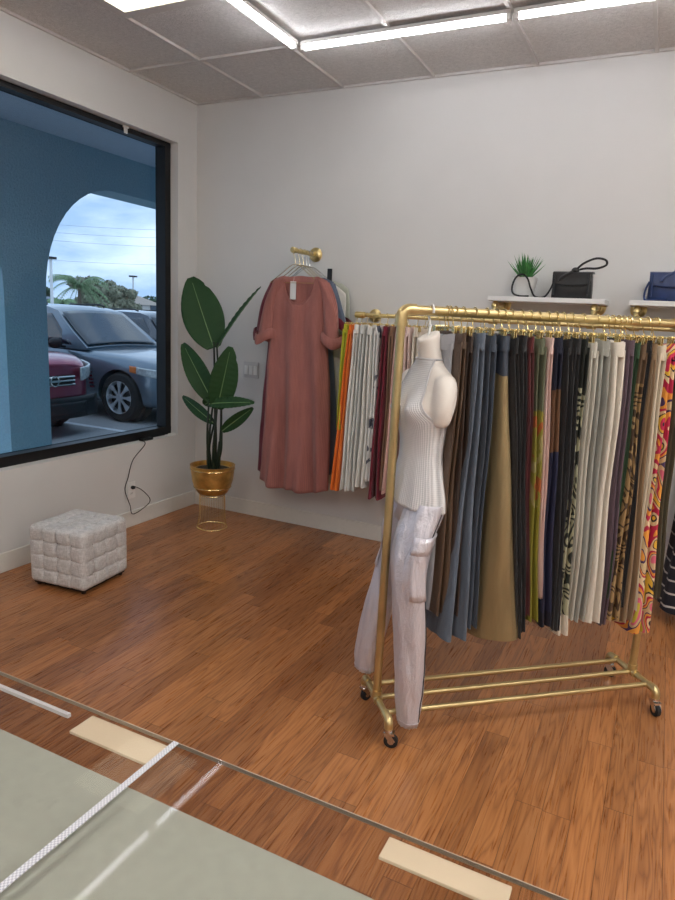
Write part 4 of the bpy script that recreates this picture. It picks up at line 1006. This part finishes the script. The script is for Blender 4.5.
o = boxes(((-2.75, -9, GD-.1), (-.2, 12, -.02))).build('walkway', 'concrete', smooth=False); o['kind'] = 'structure'
o = boxes(((-120, -60, GD-.12), (-60, 140, GD-.02))).build('far_lawn', 'grass', smooth=False); o['kind'] = 'structure'
# arcade wall with rounded openings, inner face at x=-2
m = MB(); XA, TA, ZC = -2.0, .34, 3.02
def opening(y0, y1):
    zt_ = 2.66; pts = [(y0, -.02), (y0, 1.62)]
    for k in range(1, 13):
        a = PI-PI/2*k/12; pts.append((y0+.88+.88*math.cos(a), 1.62+(zt_-1.62)*math.sin(a)))
    for k in range(1, 13):
        a = PI/2-PI/2*k/12; pts.append((y1-.88+.88*math.cos(a), 1.62+(zt_-1.62)*math.sin(a)))
    pts.append((y1, -.02)); return pts
ops = [(-6.9, -3.5), (-3.05, -.11), (.335, 3.9), (4.35, 7.9)]; ye0, ye1 = -9, 12
def strip(poly):   # a 2D polygon (y,z) extruded through the wall
    n = len(poly); o_ = len(m.v)
    m.v += [V((XA, y, z)) for y, z in poly]+[V((XA-TA, y, z)) for y, z in poly]
    m.f.append(tuple(o_+i for i in range(n))); m.f.append(tuple(o_+n+i for i in reversed(range(n))))
    for i in range(n): m.f.append((o_+i, o_+(i+1) % n, o_+n+(i+1) % n, o_+n+i))
prev = ye0
for a, b in ops:
    strip([(prev, -.02), (a, -.02), (a, 1.62), (a, ZC+.3), (prev, ZC+.3)])
    q = opening(a, b)
    for (y0, z0), (y1, z1) in zip(q[1:-1], q[2:-1]):
        strip([(y0, z0), (y1, z1), (y1, ZC+.3), (y0, ZC+.3)])
    prev = b
strip([(prev, -.02), (ye1, -.02), (ye1, ZC+.3), (prev, ZC+.3)])
struct('wall_arcade', m, 'stucco')
struct('ceiling_walkway', boxes(((XA-.0, ye0, ZC), (-.2, ye1, ZC+.12))), 'soffit')
struct('wall_outside', boxes(((-.24, .15, -.08), (-.2, ye1, ZC)), ((-.24, ye0, -.08), (-.2, YB-.15, ZC)), ((-.22, WY1+.02, -.02), (-.2, .15, ZC)), ((-.22, YB-.15, -.02), (-.2, WY0-.02, ZC)), ((-.22, WY0-.02, WZ1+.01), (-.2, WY1+.02, ZC)), ((-.22, WY0-.02, -.02), (-.2, WY1+.02, WZ0-.01))), 'stucco')
struct('roof', boxes(((-.2, YB-.2, H+.07), (XR+.2, .2, H+.2)), ((XA-TA, ye0, ZC+.3), (-.2, ye1, ZC+.42))), 'concrete')

# parking stripes and curb stop
M['line'] = simple('white_road_paint', (225, 228, 232), .8, var=.08)
for y in (2.75, 5.6, 0.0):
    o = boxes(((-8.6, y, GD), (-3.1, y+.1, GD+.004))).build('parking_line', 'line', smooth=False, loc=(-5.8, y+.05, GD)); o['kind'] = 'structure'
def curbstop(x, y, label):
    m = MB(); rs = []
    for k, s_ in ((-.85, .6), (-.8, 1), (.8, 1), (.85, .6)):
        rs.append([(x-.08, y+k, GD), (x-.075*s_, y+k, GD+.07*s_), (x-.045*s_, y+k, GD+.12*s_), (x+.045*s_, y+k, GD+.12*s_), (x+.075*s_, y+k, GD+.07*s_), (x+.08, y+k, GD)])
    m.rings(rs); o = m.build('wheel_stop', 'concrete', smooth=False, loc=(x, y, GD), bevel=.01); tag(o, label, 'wheel stop', 'concrete wheel stops')
curbstop(-3.42, 4.35, 'concrete wheel stop in front of the grey car')

# ------------------------------------------------------------------ cars
M['carglass'] = simple('car_glass', (30, 42, 54), .06, var=.05, spec=.9)
M['rim'] = simple('alloy', (225, 228, 232), .3, .6, var=.03)
M['trimblack'] = simple('dark_trim', (22, 23, 26), .5)
M['lamp'] = simple('headlamp_lens', (196, 200, 200), .08, .2, var=.25, nscale=26, spec=.9)
M['amber'] = simple('amber_lens', (220, 120, 60), .2)
def carpaint(name, rgb): return simple(name, rgb, .28, .55, var=.02, coat=1.0)
M['paint_grey'] = carpaint('grey_car_paint', (100, 115, 128)); M['paint_red'] = carpaint('maroon_car_paint', (150, 48, 74)); M['paint_dark'] = carpaint('charcoal_car_paint', (60, 66, 76))
def car(name, label, nose, y, paint, L=4.8, Wd=1.86, Ht=1.62, zbelt=1.02, cowl=1.28, roofx=2.15, grille=False, wheelx=.9, wr=.37, hoodz=.98, nosez=.80, gz=0.):
    """nose points to +x; every x below is metres back from the nose"""
    t = thing(name, label, 'car', (nose-L/2, y, GD))
    def Pt(s, yy, z): return V((nose-s, y+yy, GD+z))
    hwid = Wd/2
    st = [(0.0, .62, .30, .55, nosez-.14), (.05, .78, .24, .56, nosez-.04), (.2, .90, .22, .58, nosez+.02), (.5, .975, .22, .62, nosez+.07), (.9, 1.0, .23, .70, hoodz-.03), (cowl, .99, .24, .76, zbelt-.02),
          (1.9, .985, .24, .78, zbelt), (2.8, .985, .24, .80, zbelt+.02), (3.7, 1.0, .24, .82, zbelt+.06), (L-.6, .99, .26, .82, zbelt+.08), (L-.15, .92, .32, .80, zbelt+.04), (L, .84, .42, .74, zbelt-.06)]
    rs = []
    for s, k, zb_, zm, zt_ in st:
        w_ = hwid*k
        half = [(0, zb_), (w_*.86, zb_), (w_*.965, zb_+.08), (w_, zm-.12), (w_*.995, zm), (w_*.965, zt_-.09), (w_*.90, zt_-.015), (w_*.72, zt_+.012), (w_*.4, zt_+.03), (0, zt_+.035)]
        ring = [Pt(s+.16*(abs(a)/hwid)**3*(1 if s < .3 else 0), a, z) for a, z in half]+[Pt(s+.16*(abs(a)/hwid)**3*(1 if s < .3 else 0), -a, z) for a, z in reversed(half[1:-1])]
        rs.append(ring)
    m = MB(); m.rings(rs); body = m.build('body', paint, t, angle=180)
    sb = body.modifiers.new('s', 'SUBSURF'); sb.levels = 2; sb.render_levels = 2
    # cut wheel wells
    cut = MB()
    for s in (wheelx, L-.95):
        for sg in (-1, 1):
            cut.lathe([(wr+.055, -.17), (wr+.055, .25)], Pt(s, sg*(hwid-.12), wr-.0), (0, sg, 0), 32)
    cu = cut.build('cut', paint); bo = body.modifiers.new('b', 'BOOLEAN'); bo.operation = 'DIFFERENCE'; bo.solver = 'EXACT'; bo.object = cu
    dg = bpy.context.evaluated_depsgraph_get(); me = bpy.data.meshes.new_from_object(body.evaluated_get(dg)); body.modifiers.clear(); body.data = me
    bpy.data.objects.remove(cu)
    me.shade_smooth(); me.set_sharp_from_angle(angle=math.radians(38))
    for s in (wheelx, L-.95):
        for sg in (-1, 1):
            wc = Pt(s, sg*(hwid-.125), wr); ax = V((0, sg, 0))
            m = MB(); m.lathe([(wr*.66, -.1), (wr*.93, -.105), (wr, -.075), (wr, .075), (wr*.93, .105), (wr*.68, .11), (wr*.66, .09)], wc, ax, 40, cap=False); ty = m.build('tire', 'rubber', t)
            m = MB(); m.lathe([(wr*.69, .1), (wr*.665, .108), (wr*.64, .09), (wr*.62, .02)], wc, ax, 40, cap=False)
            for k in range(8):
                a = 2*PI*k/8; e = V((math.cos(a), 0, math.sin(a))); f = V((-math.sin(a), 0, math.cos(a)))
                m.obox(wc+ax*.085+e*wr*.36, e, f, ax, wr*.29, wr*.045, .012)
                m.obox(wc+ax*.085+e*wr*.52+f*wr*.06, (e+f*.25).normalized(), (f-e*.25).normalized(), ax, wr*.13, wr*.03, .011)
                m.obox(wc+ax*.085+e*wr*.52-f*wr*.06, (e-f*.25).normalized(), (f+e*.25).normalized(), ax, wr*.13, wr*.03, .011)
            m.lathe([(wr*.15, .07), (wr*.14, .105), (wr*.05, .11)], wc, ax, 20); m.build('rim', 'rim', ty)
            m = MB(); m.lathe([(wr*.6, -.05), (wr*.6, 0.0)], wc, ax, 30); m.build('brake_disc', 'trimblack', ty)
            m = MB(); m.lathe([(wr+.05, -.2), (wr+.05, -.05)], wc, ax, 32, cap=True); m.build('wheel_well', 'trimblack', t)
    if 'grey' in label and 'metallic' in label:
        for sg in (-1, 1):
            m = MB()
            for k in range(6): z_ = .50+.055*k; m.obox(Pt(wheelx+.50+.012*k, sg*(hwid+.004), z_), V((1, 0, 0)), V((0, 1, 0)), V((0, 0, 1)), .045, .012, .014)
            m.build('side_vent', 'chrome', t, smooth=False)
    # greenhouse
    b0 = zbelt+.005
    def sec(s_b, s_t, kb, kt, zt_): return s_b, s_t, kb, kt, zt_
    prof = [(cowl-.02, .82, b0), (cowl+.32, .80, b0+.24), (roofx-.25, .74, Ht-.07), (roofx, .72, Ht-.015), (roofx+.8, .72, Ht), (L-1.25, .70, Ht-.06), (L-.75, .70, b0+.32), (L-.35, .72, b0+.03)]
    m = MB(); lo = [Pt(s, hwid*.9, b0-.02) for s, k, z in prof]
    for sg in (1, -1):
        pass
    rs = []
    for s, k, z in prof:
        q = (z-b0)/(Ht-b0); wt = hwid*(.90-(.90-k)*max(0, q))
        n_ = 9; top = [Pt(s, wt*(1-2*i/n_), z+.035*(1-(1-2*i/n_)**2)) for i in range(n_+1)]
        rs.append([Pt(s, hwid*.91, b0-.03)]+top+[Pt(s, -hwid*.91, b0-.03)])
    m.rings(rs); gh = m.build('cabin', paint, t, angle=50)
    # glass, sitting 6 mm proud of the cabin shell
    def top_s(a, b, off=.016):
        s0, k0, z0 = prof[0]; 
        # along the windshield profile
        seg = [prof[0], prof[1], prof[2]]; q = .05+.9*a; q *= 2; i = min(1, int(q)); f_ = q-i
        s, k, z = [seg[i][j]+(seg[i+1][j]-seg[i][j])*f_ for j in range(3)]
        wt = hwid*(.90-(.90-k)*max(0, (z-b0)/(Ht-b0)))*.94; u = 1-2*b
        return Pt(s-off, wt*u, z+.035*(1-u*u)+off)
    m = MB(); m.grid(lambda a, b: top_s(a, b), 12, 12); m.uv = {}; m.build('windshield', 'carglass', t, thick=.003, angle=80)
    for sg in (-1, 1):
        def side(sq, zq, off=.012):
            q = (zq-b0)/(Ht-b0); return Pt(sq, sg*(hwid*(.90-(.90-.73)*max(0, q))+off), zq)
        for w0, w1, w2, w3 in ((cowl+.30, roofx-.12, 2.72, 2.72), (2.80, 2.80, 3.62, 3.5), (3.72, 3.6, L-1.0, L-1.25)):
            def fn(a, b, w0=w0, w1=w1, w2=w2, w3=w3):
                z = b0+.035+(Ht-.15-b0)*b*(1-.0*a); l = w0+(w1-w0)*b; r_ = w2+(w3-w2)*b; return side(l+(r_-l)*a, z)
            m = MB(); m.grid(fn, 6, 6); m.uv = {}; m.build('side_window', 'carglass', t, thick=.003, angle=80)
        # mirror, door handle, headlamp
        mc = Pt(cowl+.42, sg*(hwid+.12), zbelt+.06); m = MB(); m.sphere(mc, (.06, .13, .085), 14, 10); m.tube([Pt(cowl+.42, sg*hwid*.93, zbelt+.0), mc-V((0, 0, .03))], .022, 8); m.build('mirror', 'trimblack', t)
        m = MB(); m.tube([Pt(cowl+1.35, sg*(hwid+.012), zbelt-.17), Pt(cowl+1.55, sg*(hwid+.014), zbelt-.17)], .014, 8); m.build('door_handle', paint, t)
        for sd in (cowl+.28, cowl+1.68, cowl+2.6):
            m = MB(); m.tube([Pt(sd, sg*(hwid*.985+.003), zbelt-.06), Pt(sd-.0, sg*(hwid*1.0+.002), .62), Pt(sd+.02, sg*(hwid*.975+.003), .34)], .004, 5); m.build('door_seam', 'trimblack', t)
        def hl(a, b):
            tb_ = [(.48, -.03), (.62, .0), (.78, .10), (.88, .25), (.945, .42), (.97, .66)]; q = a*5; i = min(4, int(q)); f_ = q-i
            yy = hwid*(tb_[i][0]+(tb_[i+1][0]-tb_[i][0])*f_); s = tb_[i][1]+(tb_[i+1][1]-tb_[i][1])*f_; z = nosez-.27+.17*b*(1-.45*a)+.16*a
            return Pt(s, sg*(yy+.012), z)
        m = MB(); m.grid(hl, 12, 6); m.uv = {}; h_ = m.build('headlight', 'lamp', t, thick=.03, angle=60)
        m = MB(); m.grid(lambda a, b: hl(.9+.1*a, b)+V((0, sg*.004, .003)), 4, 4); m.uv = {}; m.build('turn_signal', 'amber', h_, thick=.03)
        m = MB(); m.lathe([(.05, 0), (.056, .02), (.05, .03)], Pt(.09, sg*hwid*.62, .40), (1, 0, 0), 18); m.build('fog_lamp', 'lamp', t)
        m = MB(); m.tube([Pt(roofx+.1, sg*hwid*.66, Ht+.02), Pt(roofx+.2, sg*hwid*.66, Ht+.05), Pt(L-1.4, sg*hwid*.66, Ht+.03), Pt(L-1.3, sg*hwid*.66, Ht-.02)], .016, 8); m.build('roof_rail', 'trimblack', t)
    # bumper and grille
    fx = lambda yy: .012+.16*(abs(yy)/hwid)**3
    m = MB(); m.grid(lambda a, b: Pt(fx((a*2-1)*hwid*.62)-.035, (a*2-1)*hwid*.62, .28+.17*b), 16, 4); m.uv = {}; m.build('lower_grille', 'trimblack', t, thick=.03)
    m = MB(); m.grid(lambda a, b: Pt(fx((a*2-1)*hwid*.4)-.02+.02*b, (a*2-1)*hwid*.4, .50+gz+.14*b), 14, 4); m.uv = {}; gr = m.build('grille', 'trimblack', t, thick=.03)
    for z in (.52+gz, .57+gz, .62+gz):
        m = MB(); m.tube([Pt(fx(yy)-.045, yy, z) for yy in [hwid*.38*(k/8-1) for k in range(17)]], .011, 6); m.build('grille_bar', 'chrome', gr)
    m = MB(); c_ = Pt(-.05, 0, .575+gz); m.tube([c_+V((0, .062*math.cos(a), .062*math.sin(a))) for a in [2*PI*k/28 for k in range(28)]], .010, 7, closed=True); m.obox(c_, V((0, 1, 0)), V((0, 0, 1)), V((1, 0, 0)), .075, .013, .008); m.build('emblem', 'chrome', gr)
    if grille:
        m = MB(); m.grid(lambda a, b: Pt(fx((a*2-1)*hwid*.93)-.03+.02*b, (a*2-1)*hwid*.93, .24+.28*b), 20, 4); m.uv = {}; m.build('bumper_cladding', 'trimblack', t, thick=.04)
    return t
car('parked_suv', 'metallic grey SUV parked outside the window', -3.18, 4.26, 'paint_grey', Ht=1.68, zbelt=1.06, hoodz=1.03, nosez=.88, cowl=1.62, roofx=2.6, L=4.95)
car('parked_suv', 'maroon SUV whose front corner shows beside the pillar', -3.72, 1.84, 'paint_red', Wd=1.8, Ht=1.6, grille=True, nosez=1.0, hoodz=1.07, zbelt=1.1, wr=.34, gz=.17)
car('parked_car', 'dark charcoal car parked beyond the grey SUV', -4.6, 7.4, 'paint_dark', Ht=1.62)

# ------------------------------------------------------------------ trees, houses, lamp posts, wires far off
M['foliage'] = simple('tree_leaves', (134, 152, 104), .8, var=.5, nscale=3); M['foliage_dull'] = simple('dull_tree_leaves', (140, 140, 116), .8, var=.4, nscale=3); M['foliage_dark'] = simple('dark_tree_leaves', (80, 100, 76), .8, var=.5, nscale=3)
M['palmleaf'] = simple('palm_frond_green', (134, 158, 116), .7, var=.3, nscale=5); M['bark'] = simple('tree_bark', (110, 98, 84), .9, var=.3)
XT = -42.0
def tree(px, ytop, wpx, mat, label, X=XT, seed=1, hide=0):
    b = at(px, 312, 0, X); b.z = GD; top = at(px, ytop, 0, X).z; wm = abs(at(px+wpx/2, 300, 0, X).y-at(px-wpx/2, 300, 0, X).y)/2*.8
    t = thing('tree', label, 'tree', b); r = random.Random(seed); h = top-GD
    m = MB(); m.tube(spline([b, b+V((.1, .1, h*.3)), b+V((0, .2, h*.6))], 5), [.22-.01*k for k in range(11)], 8)
    for k in range(5):
        a = k*1.3; m.tube([b+V((0, .1, h*.4)), b+V((math.cos(a)*wm*.5, math.sin(a)*wm*.5, h*.72))], [.1, .03], 6)
    m.build('trunk', 'bark', t)
    m = MB()
    bl = [(V((r.uniform(-.55, .55)*wm, r.uniform(-.72, .72)*wm, h*r.uniform(.42, .8))), wm*r.uniform(.26, .42)) for _ in range(16)]+[(V((0, 0, h*.82)), wm*.35)]
    for c_, rr in bl:
        for _ in range(210):
            d_ = V((r.gauss(0, 1), r.gauss(0, 1), r.gauss(0, 1))).normalized(); p = b+c_+V((d_.x*rr, d_.y*rr, d_.z*rr*.62))*(.75+.3*r.random())
            u_ = V((r.gauss(0, 1), r.gauss(0, 1), r.gauss(0, 1))).normalized(); v_ = d_.cross(u_).normalized(); q = .12+.12*r.random()
            m.add([p-u_*q, p+v_*q*.6, p+u_*q, p-v_*q*.6], [(0, 1, 2, 3)])
    m.build('crown', mat, t, smooth=False, fix=False)
tree(92, 272, 42, 'foliage_dull', 'bushy tree with the tallest crown behind the parking lot', X=-46, seed=3)
tree(120, 283, 40, 'foliage_dull', 'dull green-brown tree right of the tallest crown', X=-42, seed=5)
tree(46, 284, 24, 'foliage_dark', 'dark tree beside the blue pillar behind the light post', X=-66, seed=8)
tree(150, 296, 34, 'foliage_dark', 'low dark shrubs of trees at the right edge of the window view', X=-70, seed=9)
def palm(px, ytop, wpx, label, X, seed):
    b = at(px, 312, 0, X); b.z = GD; top = at(px, ytop, 0, X).z; t = thing('palm_tree', label, 'palm tree', b); r = random.Random(seed)
    wm = abs(at(px+wpx/2, 300, 0, X).y-at(px-wpx/2, 300, 0, X).y)/2
    hc = top-GD-wm*.25
    m = MB(); m.tube([b, b+V((0, 0, hc))], [.16, .11], 10); m.build('trunk', 'bark', t)
    for k in range(34):
        a = 2*PI*k/34+r.random()*.2; el = r.uniform(-.2, 1.3); o_ = V((math.cos(a), math.sin(a), 0)); m = MB()
        pts = [b+V((0, 0, hc))+o_*(wm*1.1*q)+V((0, 0, wm*(math.sin(el)*q*1.25-.85*q*q))) for q in [i/14 for i in range(15)]]
        m.tube(pts, .02, 5); sd = o_.cross(V((0, 0, 1)))
        for i in range(1, 15):
            for s_ in (-1, 1):
                p = pts[i]; e = p+sd*s_*wm*.28*(1-.5*i/14)+o_*.12-V((0, 0, .22)); m.add([p, p+o_*.09, e], [(0, 1, 2)])
        m.build('frond', 'palmleaf', t, smooth=False, fix=False)
palm(80, 280, 38, 'feathery palm tree left of the tall crown', -36, 2)
palm(62, 300, 18, 'small low palm near the light post', -34, 4)
M['roofgrey'] = simple('grey_roof', (128, 136, 148), .8); M['rooftan'] = simple('tan_roof', (176, 160, 146), .85); M['housewall'] = simple('pale_house_wall', (206, 202, 196), .9)
def house(px0, px1, yt, X, roof, label):
    a = at(px0, 310, 0, X); b = at(px1, 310, 0, X); zt_ = at((px0+px1)/2, yt, 0, X).z; c = (a+b)/2
    t = thing('house', label, 'house', (X-3, c.y, GD)); m = boxes(((X-6, a.y, GD), (X, b.y, zt_*.62))); m.build('wall', 'housewall', t, smooth=False)
    m = MB(); y0, y1 = a.y-.4, b.y+.4; z0 = zt_*.6
    m.add([(X+.4, y0, z0), (X+.4, y1, z0), (X-6.4, y1, z0), (X-6.4, y0, z0), (X-3, y0+1.5, zt_), (X-3, y1-1.5, zt_)], [(0, 1, 2, 3), (0, 4, 5, 1), (1, 5, 2), (2, 5, 4, 3), (3, 4, 0)]); m.build('roof', roof, t, smooth=False)
    for k in range(3):
        y_ = a.y+(b.y-a.y)*(k+.5)/3; m = boxes(((X, y_-.5, GD+1), (X+.05, y_+.5, GD+2.1))); m.build('window', 'carglass', t, smooth=False)
house(44, 80, 297, -56, 'roofgrey', 'low house with a grey roof behind the palm')
house(116, 160, 294, -52, 'rooftan', 'low house with a tan roof behind the grey cars')
def lamppost(px, yt, X, label, arm=.5):
    b = at(px, 312, 0, X); b.z = GD; z = at(px, yt, 0, X).z
    t = thing('parking_light_post', label, 'light post', b); m = MB(); m.tube([b, V((b.x, b.y, z))], [.10, .08], 12); m.build('pole', 'white', t)
    m = MB(); m.box((b.x-.25, b.y-arm*.45, z-.02), (b.x+.25, b.y+arm*.45, z+.12)); m.build('lamp_head', 'trimblack', t, smooth=False)
lamppost(52.5, 259, -30, 'pale parking light post beside the blue pillar'); lamppost(133.5, 277, -44, 'parking light post farther away at the right', .7)
M['wire'] = simple('power_line', (110, 125, 140), .8)
for k, (ya, yb__, X) in enumerate(((222, 229, -60), (230, 237, -60), (238, 246, -60), (258, 264, -60))):
    a = at(40, ya, 0, X); b = at(165, yb__, 0, X); e = (b-a)
    pts = [a+e*(q/12*1.6-.3)+V((0, 0, -.25*math.sin(PI*q/12))) for q in range(13)]
    o_ = MB(); o_.tube(pts, .015, 5); o = o_.build('power_line', 'wire', loc=pts[6]); tag(o, ['topmost', 'second', 'third', 'lowest'][k]+' of the four power lines across the sky', 'power line')
